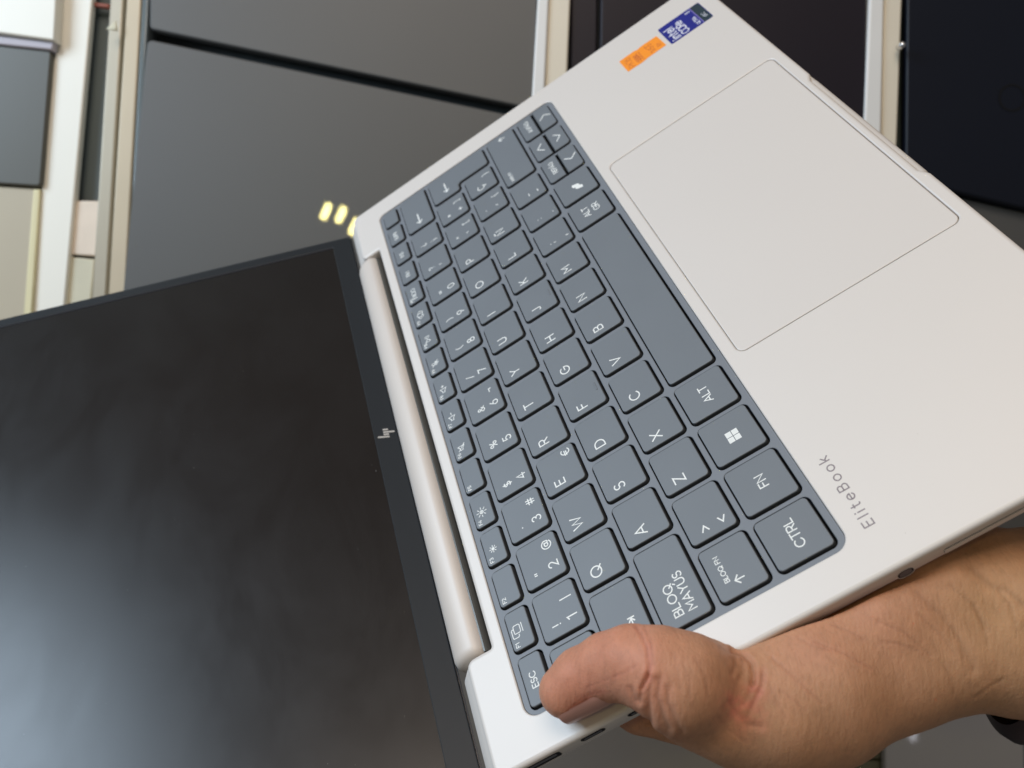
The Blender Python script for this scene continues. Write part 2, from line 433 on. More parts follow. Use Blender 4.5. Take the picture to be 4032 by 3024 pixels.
body.add((vb, [f[::-1] for f in fb]))
# recess walls: a fine chamfer then straight down, the wall faces inward
def well_wall(P, ch, z1, zc=-.25):
    return loft([z3(P, z1), z3(P, zc), z3(inset(P, -ch), 0.0)], cap0=False, cap1=False)
for P, ch, z1 in ((REC, .35, -3.4), (PADH, .45, -1.6)):
    v, f = well_wall(P, ch, z1); body.add((v, [q[::-1] for q in f]))
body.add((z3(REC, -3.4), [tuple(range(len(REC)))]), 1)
body.add((z3(PADH, -1.6), [tuple(range(len(PADH)))]), 0)
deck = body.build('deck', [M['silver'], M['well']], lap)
autosmooth(deck, 40)

# ---- touchpad
tp = MB()
P = [(x, y + .10) for x, y in inset(PADH, .30)]
tp.add(loft([z3(P, -1.5), z3(P, -.42), z3(inset(P, .12), -.27), z3(inset(P, .42), -.2)], cap0=False))
pad = tp.build('touchpad', M['pad'], lap); autosmooth(pad, 50)

# ---- key table: (x0, y0, x1, y1, legends)
Y5, Y5t = 2.45, 21.2
ROW = {4: (23.05, 39.8), 3: (41.6, 58.2), 2: (60.0, 76.5), 1: (78.0, 94.4), 0: (96.0, 105.2)}
RB = 1.45    # rib between two key wells
keys = []
def key(x0, y0, x1, y1, L=(), shape=None, cut=None): keys.append(dict(x0=x0, y0=y0, x1=x1, y1=y1, L=list(L), shape=shape, cut=cut))
def LT(c): return ('t', c, 3.3, 8.3, 3.75, .42)
# legend tuple: (kind, text, dx, dy, height, stroke[, align])
def num(a, b, c=None):
    L = [('t', b, 4.5, 3.0, 3.4, .40), ('t', a, 4.7, 9.1, 2.9, .36)]
    if c: L.append(('t', c, 12.0, 3.3, 3.1, .36))
    return L
y0, y1 = ROW[0]
key(1.8, y0, 19.3, y1, [('t', 'ESC', 6.2, 4.2, 2.05, .30)])
fx = [20.7 + 16.62 * k for k in range(16)]
icons = {1: 'cast', 3: 'sun1', 4: 'sun2', 6: 'vol0', 7: 'vol-', 8: 'vol+', 9: 'mic', 10: 'play', 11: 'gem'}
for k in range(12):
    n = k + 1
    L = [('t', 'F%d' % n, 1.9, 6.2, 1.35, .22)]
    if n in icons: L.append(('g', icons[n], 4.9, 4.1 if n not in (1,) else 4.6, 2.2, .26))
    if n == 12: L.append(('t', 'INICIO', 3.2, 4.0, 2.0, .28))
    key(fx[k], y0, fx[k + 1] - RB, y1, L)
key(fx[12], y0, fx[13] - RB, y1, [('t', 'FIN', 4.6, 4.0, 2.0, .28)])
key(fx[13], y0, fx[14] - RB, y1, [('t', 'INS', 4.4, 4.0, 2.0, .28)])
key(fx[14], y0, fx[15] - RB, y1, [('t', 'SUPR', 3.4, 4.0, 2.0, .28)])
key(fx[15], y0, 283.3, y1, [])
y0, y1 = ROW[1]
nx = [18.0 + 19.6 * k for k in range(13)]
key(1.8, y0, nx[0] - RB, y1, [('t', 'º', 3.2, 3.0, 3.2, .36), ('t', 'ª', 3.2, 8.7, 3.0, .34), ('t', '\\', 10.0, 3.0, 3.0, .36)])
nl = [('!', '1', '|'), ('"', '2', '@'), ('·', '3', '#'), ('$', '4', None), ('%', '5', None), ('&', '6', '¬'), ('/', '7', None), ('(', '8', None), (')', '9', None), ('=', '0', None), ('?', "'", None), ('¿', '¡', None)]
for k, t in enumerate(nl): key(nx[k], y0, nx[k + 1] - RB, y1, num(*t))
key(nx[12], y0, 283.3, y1, [('g', '<-', 4.4, 6.6, 3.6, .55)])
y0, y1 = ROW[2]
qx = [27.4 + 19.55 * k for k in range(13)]
key(1.8, y0, qx[0] - RB, y1, [('g', 'tab', 3.6, 6.0, 2.6, .40)])
for k, c in enumerate('QWERTYUIOP'):
    L = [LT(c)]
    if c == 'E': L.append(('t', '€', 13.4, 2.7, 3.2, .36))
    key(qx[k], y0, qx[k + 1] - RB, y1, L)
key(qx[10], y0, qx[11] - RB, y1, num('^', '`', '['))
key(qx[11], y0, qx[12] - RB, y1, num('*', '+', ']'))
ex = qx[12]
y0, y1 = ROW[3]
ax = [32.7 + 19.55 * k for k in range(13)]
key(1.8, y0, ax[0] - RB, y1, [('t', 'BLOQ', 4.0, 9.0, 2.75, .36), ('t', 'MAYÚS', 4.0, 4.6, 2.75, .36)])
for k, c in enumerate('ASDFGHJKLÑ'):
    L = [LT(c)]
    key(ax[k], y0, ax[k + 1] - RB, y1, L, cut='bump' if c in 'FJ' else None)
key(ax[10], y0, ax[11] - RB, y1, num('¨', '´', '{'))
key(ax[11], y0, 266.0, y1, [('t', 'Ç', 3.3, 7.6, 3.6, .42), ('t', '}', 12.6, 3.0, 3.2, .36)])
# the return key spans two rows, wider at the back
key(ex, ROW[3][0], 283.3, ROW[2][1], [('g', '<-', 5.5, 24.2, 3.4, .55)],
    shape=([(267.5, ROW[3][0]), (283.3, ROW[3][0]), (283.3, ROW[2][1]), (ex, ROW[2][1]), (ex, ROW[2][0]), (267.5, ROW[2][0])], [2.2, 2.2, 2.2, 2.2, 2.2, 1.6]))
y0, y1 = ROW[4]
zx = [42.6 + 19.65 * k for k in range(11)]
key(1.8, y0, 22.4 - RB, y1, [('t', 'BLOQ FN', 6.0, 11.3, 1.45, .24), ('g', '^|', 4.0, 7.0, 2.9, .38)])
key(22.4, y0, zx[0] - RB, y1, [('t', '>', 3.6, 9.0, 3.0, .40), ('t', '<', 3.6, 3.0, 3.0, .40)])
for k, c in enumerate('ZXCVBNM'): key(zx[k], y0, zx[k + 1] - RB, y1, [LT(c)])
key(zx[7], y0, zx[8] - RB, y1, num(';', ','))
key(zx[8], y0, zx[9] - RB, y1, num(':', '.'))
key(zx[9], y0, zx[10] - RB, y1, num('_', '-'))
key(zx[10], y0, 283.3, y1, [('t', 'IMPR PT', 3.0, 11.6, 1.45, .24), ('g', '^|', 38.6, 6.2, 3.2, .45)])
y0, y1 = Y5, Y5t
bx = [1.8, 21.9, 42.2, 62.1, 81.8, 181.1, 200.9, 221.9]
def ctr(t, x, xe, dy, h=2.8, wd=.36): return ('t', t, (xe - RB - x) / 2 + .2, dy, h, wd, 'c')
key(bx[0], y0, bx[1] - RB, y1, [ctr('CTRL', bx[0], bx[1], 7.8)])
key(bx[1], y0, bx[2] - RB, y1, [ctr('FN', bx[1], bx[2], 7.8)])
key(bx[2], y0, bx[3] - RB, y1, [('win', '', 0, 0, 0, 0)])
key(bx[3], y0, bx[4] - RB, y1, [ctr('ALT', bx[3], bx[4], 8.2)])
key(bx[4], y0, bx[5] - RB, y1, [])
key(bx[5], y0, bx[6] - RB, y1, [ctr('ALT', bx[5], bx[6], 10.2, 2.7), ctr('GR', bx[5], bx[6], 5.4, 2.7)])
key(bx[6], y0, bx[7] - RB, y1, [('cop', '', 0, 0, 0, 0)])
cx = [221.9, 242.6, 263.0, 283.3 + RB]
HALF = 11.9
for k, (up, dn) in enumerate((('REPÁG', 'left'), ('up', 'down'), ('AVPÁG', 'right'))):
    a, b = cx[k], cx[k + 1] - RB
    mid = (b - a) / 2
    if up == 'up': Lu = [('g', 'up', mid - 3.1, 3.3, 2.8, .48)]
    else: Lu = [('t', up, mid + .8, 3.3, 2.1, .30, 'c')]
    if dn == 'down': Ld = [('g', 'down', mid - 3.1, 3.0, 2.8, .48)]
    else: Ld = [('g', dn, mid - 1.2 + (.8 if dn == 'right' else 0), 1.5, 2.6, .48)]
    key(a, HALF + .12, b, y1, Lu, cut='upper')
    key(a, y0, b, HALF - .12, Ld, cut='lower')

# ---- keyboard frame: one lattice with a well for every key
def hole_poly(k):
    if k['shape']: return roundpoly(*k['shape'], 5)
    return rrect(k['x0'], k['y0'], k['x1'], k['y1'], 2.1 if k['y1'] - k['y0'] > 10 else 1.9, 5)
holes = []
for k in keys:
    if k['cut'] == 'upper': continue
    if k['cut'] == 'lower': holes.append(rrect(k['x0'], k['y0'], k['x1'], Y5t, 2.1, 5)); continue
    holes.append(hole_poly(k))
fr = MB()
FO = inset(REC, .12)
ZL = -.62
fr.add(fill(inset(FO, .1), [inset(h, -.14) for h in holes], ZL))
fr.add(loft([z3(FO, -3.2), z3(FO, ZL - .12), z3(inset(FO, .1), ZL)], False, False))
for h in holes:
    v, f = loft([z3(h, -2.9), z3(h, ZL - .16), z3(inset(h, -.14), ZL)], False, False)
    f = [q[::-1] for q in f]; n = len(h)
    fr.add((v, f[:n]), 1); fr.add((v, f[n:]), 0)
kf = fr.build('keyboard_frame', [M['frame'], M['well']], lap); autosmooth(kf, 40)

# ---- key caps
rnd = random.Random(4)
for i, k in enumerate(keys):
    if k['shape']: base = roundpoly(*k['shape'], 5)
    elif k['cut'] == 'upper': base = rrect(k['x0'], k['y0'], k['x1'], k['y1'], (.5, 2.1, 2.1, .5), 5)
    elif k['cut'] == 'lower': base = rrect(k['x0'], k['y0'], k['x1'], k['y1'], (2.1, .5, .5, 2.1), 5)
    else: base = hole_poly(k)
    zt = .34 + rnd.uniform(-.03, .03)
    c = MB()
    half = k['cut'] in ('upper', 'lower')
    ia, ib = (.42, .70) if not half else (.30, .46)
    sx_, sy_ = (.08, .22) if not half else (.04, .04)
    off_ = lambda P, q: [(x + sx_ * q, y + sy_ * q) for x, y in P]
    Ls = [z3(off_(inset(base, ia), .5), -2.8), z3(off_(inset(base, ib - .02), 1), zt - .34), z3(off_(inset(base, ib + .03), 1), zt - .17), z3(off_(inset(base, ib + .12), 1), zt - .05), z3(off_(inset(base, ib + .30), 1), zt)]
    v, f = loft(Ls, cap0=False, cap1=True)
    n = len(base)
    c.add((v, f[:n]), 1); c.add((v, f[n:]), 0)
    x0k, y0k = k['x0'], k['y0']
    if k['cut'] == 'bump':
        xm = (k['x0'] + k['x1']) / 2 + .3
        Pb = rrect(xm - 2.0, y0k + 2.2, xm + 2.0, y0k + 2.75, .26, 3)
        c.add(loft([z3(Pb, zt), z3(Pb, zt + .14), z3(inset(Pb, .1), zt + .2)], cap0=False))
    ko = c.build('key', [M['key'], M['keyside']], lap)
    autosmooth(ko, 30)
    V, F = [], []
    z = zt + .012
    for L in k['L']:
        kind, s, dx, dy, h, wd = L[:6]; wd *= 1.13; dx -= .1
        al = L[6] if len(L) > 6 else 'l'
        if kind == 't': text_geo(s, x0k + dx, y0k + dy, h, wd, z, V, F, al)
        elif kind == 'g': text_geo([s], x0k + dx, y0k + dy, h, wd, z, V, F, al)
        elif kind == 'win':
            cxw, cyw = 51.0, 11.6
            for ax_ in (-2.15, .12):
                for ay_ in (-2.15, .12):
                    b = len(V); q = 2.03
                    V += [(cxw + ax_, cyw + ay_, z), (cxw + ax_ + q, cyw + ay_, z), (cxw + ax_ + q, cyw + ay_ + q, z), (cxw + ax_, cyw + ay_ + q, z)]
                    F.append((b, b + 1, b + 2, b + 3))
        elif kind == 'cop':
            cxw, cyw = 209.6, 11.3
            for (ox, oy) in ((-.95, -.55), (.95, .55)):
                Pc = [(cxw + ox + a_ + b_ * .35, cyw + oy + b_) for a_, b_ in rrect(-1.15, -1.7, 1.15, 1.7, .7, 4)]
                b = len(V); V += z3(Pc, z + (.002 if ox > 0 else 0)); F.append(tuple(range(b, b + len(Pc))))
    if V: link('legend', V, F, M['legend'], ko)

# ---- engraved model lettering on the palm rest
V, F = [], []
text_geo('EliteBook', 2.3, -8.4, 3.0, .43, .012, V, F, track=.55, sx=1.0)
link('lettering', V, F, M['print'], lap)

# ---- stickers on the palm rest
def flat(P, z0, z1): return loft([z3(P, z0), z3(P, z1)], cap0=False)
M['st_blue'] = mat('sticker_blue', lin((38, 42, 132)), rough=0.3, var=.12, vscale=60, coat=.3, coat_rough=.2)
M['st_dark'] = mat('sticker_dark', lin((48, 62, 70)), rough=0.3, var=.15, vscale=200)
M['st_line'] = mat('sticker_line', lin((122, 112, 180)), rough=0.4)
M['st_white'] = mat('sticker_white', (0.72, 0.72, 0.80), rough=0.5)
M['st_org'] = mat('sticker_orange', (0.95, 0.30, 0.02), rough=0.6, var=.06, vscale=90)
M['st_ink'] = mat('sticker_ink', (0.55, 0.12, 0.03), rough=0.7, var=.1)
sb = MB(); Pb = rrect(262.6, -83.9, 280.6, -61.3, .9, 4)
sb.add(flat(Pb, 0, .08), 0)
sb.add(flat(rrect(262.9, -83.6, 280.3, -79.2, .5, 2), .08, .09), 1)
sb.add(flat(rrect(262.9, -79.2, 280.3, -78.7, .05, 1), .08, .092), 2)
st = sb.build('sticker', [M['st_blue'], M['st_dark'], M['st_line']], lap)
st['label'] = 'dark blue processor badge sticker with white lettering'
V, F = [], []
text_geo('intel', 264.4, -67.0, 4.2, .75, .096, V, F, track=.28)
text_geo('CORe', 264.2, -71.9, 3.6, .65, .096, V, F, track=.14, sx=.95)
text_geo('ULTRA', 264.4, -77.9, 1.7, .34, .096, V, F, track=.2)
text_geo('5', 277.6, -77.9, 2.1, .42, .096, V, F)
text_geo('aRC', 266.0, -82.4, 1.7, .2, .096, V, F)
link('sticker_print', V, F, M['st_white'], st)
V, F = [], []
og = [(264.4, -37.9), (264.5, -41), (264.2, -45.6), (264.9, -49.2), (265.0, -54.5), (265.1, -59.3), (276.6, -58.9), (276.9, -52.5), (276.7, -49.4), (276.2, -48.0), (276.9, -46.2), (276.8, -40.5), (276.7, -37.8)]
so = MB(); so.add(flat(og, 0, .10))
st2 = so.build('sticker', M['st_org'], lap)
st2['label'] = 'torn bright orange paper sticker with handwriting'
text_geo('PK16', 265.8, -42.6, 3.2, .34, .11, V, F, track=.2)
text_geo('5085', 265.6, -47.6, 3.0, .34, .11, V, F, track=.1)
text_geo('5238', 267.0, -46.2, 2.2, .30, .111, V, F, track=.1)
text_geo('1V5-5', 266.4, -54.4, 2.6, .32, .11, V, F, track=.1)
ribbon([(271, -51.4), (274.9, -51.0)], .3, .112, V, F)
text_geo('RY', 267.6, -58.0, 2.0, .28, .11, V, F, track=.2)
link('handwriting', V, F, M['st_ink'], st2)

# ---- ports in the left side wall (x = X0, facing -x)
def side_slot(name, ya, yb, za, zb, r, depth, mm_, insert=None):
    """recessed slot on the left wall, built in (y, z) and laid against the wall"""
    P = rrect(ya, za, yb, zb, r, 6)
    rim = MB()
    o = X0 - .06
    V_, F_ = loft([[(o, y, z) for y, z in inset(P, -.28)], [(o - .05, y, z) for y, z in inset(P, -.1)], [(o + .0, y, z) for y, z in P]], False, False)
    rim.add((V_, F_), 0)
    # the dark mouth, set just proud of the wall, and a metal tongue in it
    rim.add(([(o - .0, y, z) for y, z in P], [tuple(range(len(P)))]), 1)
    ob = rim.build(name, [mm_, M['well']], lap)
    if insert:
        a, b, c, d = insert
        ins = MB(); ins.box(o - .14, a, c, o - .02, b, d)
        ins.build('port_tongue', M['port'], ob)
    return ob
side_slot('display_port', 101.3, 116.2, -4.9, -1.55, 1.0, 3, M['silver'], (102.6, 115, -3.3, -2.2))
side_slot('usb_port', 86.0, 94.2, -4.0, -1.6, 1.15, 3, M['silver'], (87.2, 93.0, -3.1, -2.5))
side_slot('usb_port', 70.2, 78.4, -4.0, -1.6, 1.15, 3, M['silver'], (71.4, 77.2, -3.1, -2.5))
side_slot('usb_slot', -44.0, -19.1, -5.8, -3.3, .9, 3, M['silver'], (-43.9, -19.25, -5.75, -3.75))
for _o in lap.children:
    if _o.name == 'usb_slot':
        for _c in _o.children: _c.data.materials[0] = M['silver']
jk = side_slot('audio_jack', -10.2, -5.5, -7.0, -3.2, 1.85, 3, M['silver'])
M['jack'] = mat('jack_inside', (0.09, 0.10, 0.13), rough=.4)
jr = MB(); P = rrect(-9.7, -6.6, -6.0, -3.55, 1.5, 6)
jr.add(([(X0 - .1, y, z) for y, z in P], [tuple(range(len(P)))])); jr.build('jack_ring', M['jack'], jk)

# =================================================================== LID (local frame: x, s up the panel, n out of the screen)
LX0, LX1, LH = -11.9, 298.6, 208.0
LO = rrect(LX0, 0, LX1, LH, (2.0, 8.0, 8.0, 2.0), 6)
sh = MB()
sh.add(loft([z3(inset(LO, 2.2), -5.2), z3(inset(LO, .7), -4.6), z3(LO, -3.4), z3(LO, -1.3)], True, True))
lid = sh.build('lid', M['silver'], lap, M_LID); autosmooth(lid, 40)
# black bezel: raised rim on three sides, flat chin below
bz = MB()
INN = rrect(-5.3, 10.2, 292.0, 201.0, .6, 4)
LOb = inset(LO, .12)
bz.add(fill(inset(LOb, .5), [inset(INN, -.25)], 0.0), 0)
bz.add(loft([z3(LOb, -1.4), z3(LOb, -.5), z3(inset(LOb, .15), -.12), z3(inset(LOb, .5), 0)], False, False), 1)
v, f = loft([z3(INN, -.9), z3(INN, -.2), z3(inset(INN, -.25), 0)], False, False); bz.add((v, [q[::-1] for q in f]), 0)
bezel = bz.build('bezel', [M['bezel'], M['edge']], lid); autosmooth(bezel, 40)
pn = MB()
pn.add((z3(inset(INN, .02), -.35), [tuple(range(len(INN)))]))
panel = pn.build('screen', M['screen'], lid)
panel['label'] = 'dark switched off screen panel with smudges'
# chin lip facing the hinge
lp = MB(); lp.box(LX0 + 2, -.55, -1.0, LX1 - 2, -.0, -.28); lp.build('chin_lip', M['edge'], lid)
# round emblem bars (four slanted strokes)
lg = MB()
def slant(x, s0, s1, wdt=1.15, sl=.235):
    P = [(x - wdt / 2 + sl * s0, s0), (x + wdt / 2 + sl * s0, s0), (x + wdt / 2 + sl * s1, s1), (x - wdt / 2 + sl * s1, s1)]
    lg.add(loft([z3(roundpoly(P, [.25] * 4, 3), 0), z3(roundpoly(P, [.25] * 4, 3), .16)], cap0=False))
slant(142.75, 3.8, 8.7, .95); slant(144.2, 3.8, 6.1, .95); slant(145.55, 1.3, 6.1, .95); slant(147.05, 3.8, 6.1, .95)
lg.build('emblem', M['logo'], lid)
# shadow line of the raised side bezel, painted as a black strip
gs = MB(); gs.box(291.2, 10.7, -.34, 292.1, 200.9, -.22)
gs.build('bezel_shadow', M['well'], lid)
gs = MB(); gs.box(-5.4, 10.7, -.34, -4.5, 200.9, -.22); gs.build('bezel_shadow', M['well'], lid)

# hinge barrel, in the laptop frame under the lid
def barrel_profile(k=1.0, g=0.0):
    P = []
    for i in range(33):
        a = math.radians(-35 + 250 * i / 32)
        ry = 9.4 if math.cos(a) > 0 else 4.7
        y = 119.3 + ry * k * math.cos(a); z = -7.1 + 7.1 * k * math.sin(a)
        P.append((y, z))
    return P
M_INV = M_LID.inverted()
br = []
stations = [(28.5, .50), (28.8, .72), (29.4, .86), (30.4, .95), (32.0, 1.0), (256.2, 1.0), (257.4, .975), (258.1, .91), (258.5, .80), (258.6, .62)]
for x, kk in stations:
    P = barrel_profile(kk)
    br.append([(x, y, z) for y, z in P])
vb, fb = loft(br, True, True)
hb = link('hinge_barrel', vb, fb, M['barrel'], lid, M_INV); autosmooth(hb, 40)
# fixed hinge cover in front of the barrel, behind a fine groove; its dark tone holds the shade
hc = []
for x in (29.0, 258.0):
    Pc = [(113.7, -9.2), (113.7, -5.2), (114.1, -3.9), (114.7, -2.9), (115.3, -2.3), (115.9, -2.3), (115.9, -9.2)]
    hc.append([(x, y, z) for y, z in Pc])
M['cover'] = mat('hinge_cover', (0.10, 0.095, 0.085), rough=.35, metal=.3, var=.1, vscale=30)
v, f = loft(hc, True, True); link('hinge_cover', v, f, M['cover'], lap)
hw = MB(); hw.box(NX0 - .5, NY - .5, -10.6, NX1 + .5, 127, -9.4); hw.build('notch_shade', M['well'], lap)  # black sheet for the shade deep in the hinge notch

# ---- dust specks on the screen and the keys
rd = random.Random(11)
V, F = [], []
for _ in range(70):
    x_, y_ = rd.uniform(0, 288), 12 + 175 * rd.random() ** 1.3
    r_ = rd.choice([.07, .09, .12, .12, .2]); a0 = rd.uniform(0, 3); e_ = rd.uniform(.5, 1)
    b = len(V); V += [(x_ + r_ * math.cos(a0 + a), y_ + r_ * e_ * math.sin(a0 + a), -.33) for a in (0, 1.25, 2.5, 3.8, 5.0)]; F.append(tuple(range(b, b + 5)))
M['dust'] = mat('dust', (0.22, 0.21, 0.20), rough=.9)
du = link('dust', V, F, M['dust'], lid); du['kind'] = 'stuff'
V, F = [], []
for _ in range(46):
    x_, y_ = rd.uniform(-8, 290), rd.uniform(-60, 104); on = y_ > 0
    r_ = rd.choice([.08, .1, .14]); a0 = rd.uniform(0, 3)
    zz = .40 if on else .02
    b = len(V); V += [(x_ + r_ * math.cos(a0 + a), y_ + .6 * r_ * math.sin(a0 + a), zz) for a in (0, 1.25, 2.5, 3.8, 5.0)]; F.append(tuple(range(b, b + 5)))
M['dust2'] = mat('dust_warm', (0.40, 0.36, 0.31), rough=.9)
du = link('dust', V, F, M['dust2'], lap); du['kind'] = 'stuff'

# =================================================================== THE HAND (built in camera-aligned millimetres, then placed in the world)
def cpt(u, v, d):
    """millimetre point (x right, y up, z towards the camera) at depth d mm on photograph pixel (u, v)"""
    return np.array([(u - 2016) / 3448.56 * d, -(v - 1512) / 3448.56 * d, -d])
def lap2c(x, y, z):
    p = M_LAP @ (Vector((x, y, z)) * MM)
    return np.array([p.x * 1000, p.y * 1000, (p.z - H) * 1000])
def onlap(u, v, z):
    """point z mm above the deck plane, on pixel (u, v)"""
    d = Vector(((u - 2016) / 3448.56, -(v - 1512) / 3448.56, -1.0))
    nrm = Rw.col[2]; nrm = Vector((Rw[0][2], Rw[1][2], Rw[2][2]))
    p0 = (Tw - Vector((0, 0, H))) * 1000 + nrm * z
    s = p0.dot(nrm) / d.dot(nrm)
    return np.array(tuple(d * s))

thumb = [(onlap(2232, 2727, 7.4), 7.3), (onlap(2300, 2662, 9.2), 8.2), (onlap(2390, 2624, 11.5), 9.2), (onlap(2490, 2612, 13.0), 10.4), (onlap(2590, 2638, 12.6), 11.5),
         (onlap(2690, 2685, 8.6), 12.9), (cpt(2790, 2728, 247), 14.4), (cpt(2900, 2762, 246), 16.2), (cpt(3060, 2768, 246), 18.2)]
palm = [(cpt(3060, 2768, 246), 18.2), (cpt(3250, 2702, 247), 19.4), (cpt(3500, 2600, 250), 19.9), (cpt(3740, 2520, 250), 20.8), (cpt(3960, 2470, 250), 24.5), (cpt(4250, 2440, 252), 27.0), (cpt(4700, 2400, 256), 29.0)]
heel = [(cpt(3052, 2650, 247), 9.0), (cpt(3200, 2570, 246), 12.5), (cpt(3440, 2460, 246), 13.5), (cpt(3700, 2340, 247), 13.5), (cpt(3880, 2260, 250), 13.5), (cpt(4050, 2290, 252), 14), (cpt(4250, 2330, 254), 16)]
index = [(cpt(3060, 2830, 262), 14.0), (cpt(2800, 2830, 270), 10.5), (cpt(2520, 2775, 277), 9.0), (cpt(2300, 2640, 284), 8.4), (cpt(2210, 2420, 292), 7.6)]
web = [(cpt(2760, 2795, 253), 10.0), (cpt(2950, 2825, 251), 13.2), (cpt(3170, 2750, 250), 16.5)]
bridge = [(cpt(2700, 2712, 243.5), 11.0), (cpt(2860, 2782, 242), 11.3), (cpt(3010, 2800, 241.5), 13.0), (cpt(3230, 2725, 243), 17)]
def under(pts, r0, r1):
    n = len(pts); return [(lap2c(*p), r0 + (r1 - r0) * i / (n - 1)) for i, p in enumerate(pts)]
middle = under([(-8, 34, -34), (16, 52, -31), (42, 66, -22.5), (66, 74, -20), (84, 76, -19.6)], 12, 7.6)
ring = under([(-8, 14, -36), (18, 28, -32), (44, 40, -22.5), (66, 46, -20), (82, 48, -19.6)], 12, 7.4)
little = under([(-8, -8, -36), (14, -2, -32), (36, 6, -21.5), (54, 12, -18.6), (66, 14, -18.4)], 11, 6.6)
chains = [(thumb, 2.5), (palm, 5), (web, 9), (bridge, 6), (heel, 6), (index, 4), (middle, 5), (ring, 5), (little, 5)]

lo = np.array([1e9] * 3); hi = -lo
for c, k in chains:
    for p, r in c: lo = np.minimum(lo, p - r - 4); hi = np.maximum(hi, p + r + 4)
hi[0] = min(hi[0], 190.0)
VX = 0.62
dims = np.ceil((hi - lo) / VX).astype(int) + 1
D = np.full(dims, 1e3, np.float32)
ax = [lo[i] + VX * np.arange(dims[i], dtype=np.float32) for i in range(3)]
def smin(a, b, k):
    h = np.clip(0.5 + 0.5 * (b - a) / k, 0, 1)
    return b + (a - b) * h - k * h * (1 - h)
for c, k in chains:
    E_ = np.full(dims, 1e3, np.float32)
    for (a, ra), (b, rb) in zip(c[:-1], c[1:]):
        R_ = max(ra, rb) + 9
        s0 = np.maximum(0, np.floor((np.minimum(a, b) - R_ - lo) / VX).astype(int)); s1 = np.minimum(dims, np.ceil((np.maximum(a, b) + R_ - lo) / VX).astype(int) + 1)
        if (s1 <= s0).any(): continue
        sl = tuple(slice(s0[i], s1[i]) for i in range(3))
        X = ax[0][sl[0]][:, None, None]; Y = ax[1][sl[1]][None, :, None]; Z = ax[2][sl[2]][None, None, :]
        ba = (b - a).astype(np.float32); L2 = float(ba @ ba)
        t = np.clip(((X - a[0]) * ba[0] + (Y - a[1]) * ba[1] + (Z - a[2]) * ba[2]) / L2, 0, 1).astype(np.float32)
        d = np.sqrt((X - a[0] - t * ba[0]) ** 2 + (Y - a[1] - t * ba[1]) ** 2 + (Z - a[2] - t * ba[2]) ** 2) - (ra + (rb - ra) * t)
        E_[sl] = smin(E_[sl], d, 2.0)
    D = smin(D, E_, float(k))
# the flesh is pressed flat by the laptop: cut away whatever would enter it
mi = M_LAP.inverted()
Ri = np.array(mi.to_3x3(), dtype=np.float32); ti = np.array(mi @ Vector((0, 0, H)), dtype=np.float32) * 1000
GX, GY, GZ = np.meshgrid(ax[0], ax[1], ax[2], indexing='ij')
QX = Ri[0, 0] * GX + Ri[0, 1] * GY + Ri[0, 2] * GZ + ti[0]
QY = Ri[1, 0] * GX + Ri[1, 1] * GY + Ri[1, 2] * GZ + ti[1]
QZ = Ri[2, 0] * GX + Ri[2, 1] * GY + Ri[2, 2] * GZ + ti[2]
cx_, cy_, cz_ = 143.3, 15.6, -5.4
bxd = np.maximum(np.maximum(np.abs(QX - cx_) - 155.6, np.abs(QY - cy_) - 107.5), np.abs(QZ - cz_) - 5.6)
D = -smin(-D, bxd - 0.15, 1.2)
del GX, GY, GZ, QX, QY, QZ, bxd

def surface_nets(D):
    S = D < 0
    nx, ny, nz = D.shape
    c = np.zeros((nx - 1, ny - 1, nz - 1), np.int8)
    for i in (0, 1):
        for j in (0, 1):
            for k in (0, 1): c += S[i:nx - 1 + i, j:ny - 1 + j, k:nz - 1 + k]
    act = (c > 0) & (c < 8)
    idx = np.argwhere(act); ids = np.full(act.shape, -1, np.int64); ids[act] = np.arange(len(idx))
    acc = np.zeros((len(idx), 3)); cnt = np.zeros(len(idx))
    co = [(i, j, k) for i in (0, 1) for j in (0, 1) for k in (0, 1)]
    for a in co:
        for ax_ in range(3):
            if a[ax_]: continue
            b = list(a); b[ax_] = 1
            da = D[idx[:, 0] + a[0], idx[:, 1] + a[1], idx[:, 2] + a[2]]; db = D[idx[:, 0] + b[0], idx[:, 1] + b[1], idx[:, 2] + b[2]]
            m = (da < 0) != (db < 0)
            t = np.where(m, da / np.where(m, da - db, 1), 0)
            p = np.tile(np.array(a, float), (len(idx), 1)); p[:, ax_] = t
            acc[m] += p[m]; cnt[m] += 1
    V = idx + acc / cnt[:, None]
    F = []
    for ax_ in range(3):
        sl0 = [slice(None)] * 3; sl1 = [slice(None)] * 3
        sl0[ax_] = slice(0, -1); sl1[ax_] = slice(1, None)
        a, b = S[tuple(sl0)], S[tuple(sl1)]
        e = np.argwhere(a != b)
        o1, o2 = [(1, 2), (2, 0), (0, 1)][ax_]
        e = e[(e[:, o1] > 0) & (e[:, o2] > 0) & (e[:, o1] < D.shape[o1] - 1) & (e[:, o2] < D.shape[o2] - 1)]
        ins = a[e[:, 0], e[:, 1], e[:, 2]]
        q = []
        for (s1_, s2_) in ((-1, -1), (0, -1), (0, 0), (-1, 0)):
            f = e.copy(); f[:, o1] += s1_; f[:, o2] += s2_
            q.append(ids[f[:, 0], f[:, 1], f[:, 2]])
        q = np.stack(q, 1)
        q[~ins] = q[~ins][:, ::-1]
        F.append(q)
    F = np.concatenate(F)
    return V, F[(F >= 0).all(1)]
V, F = surface_nets(D)
del D
V = V * VX + lo
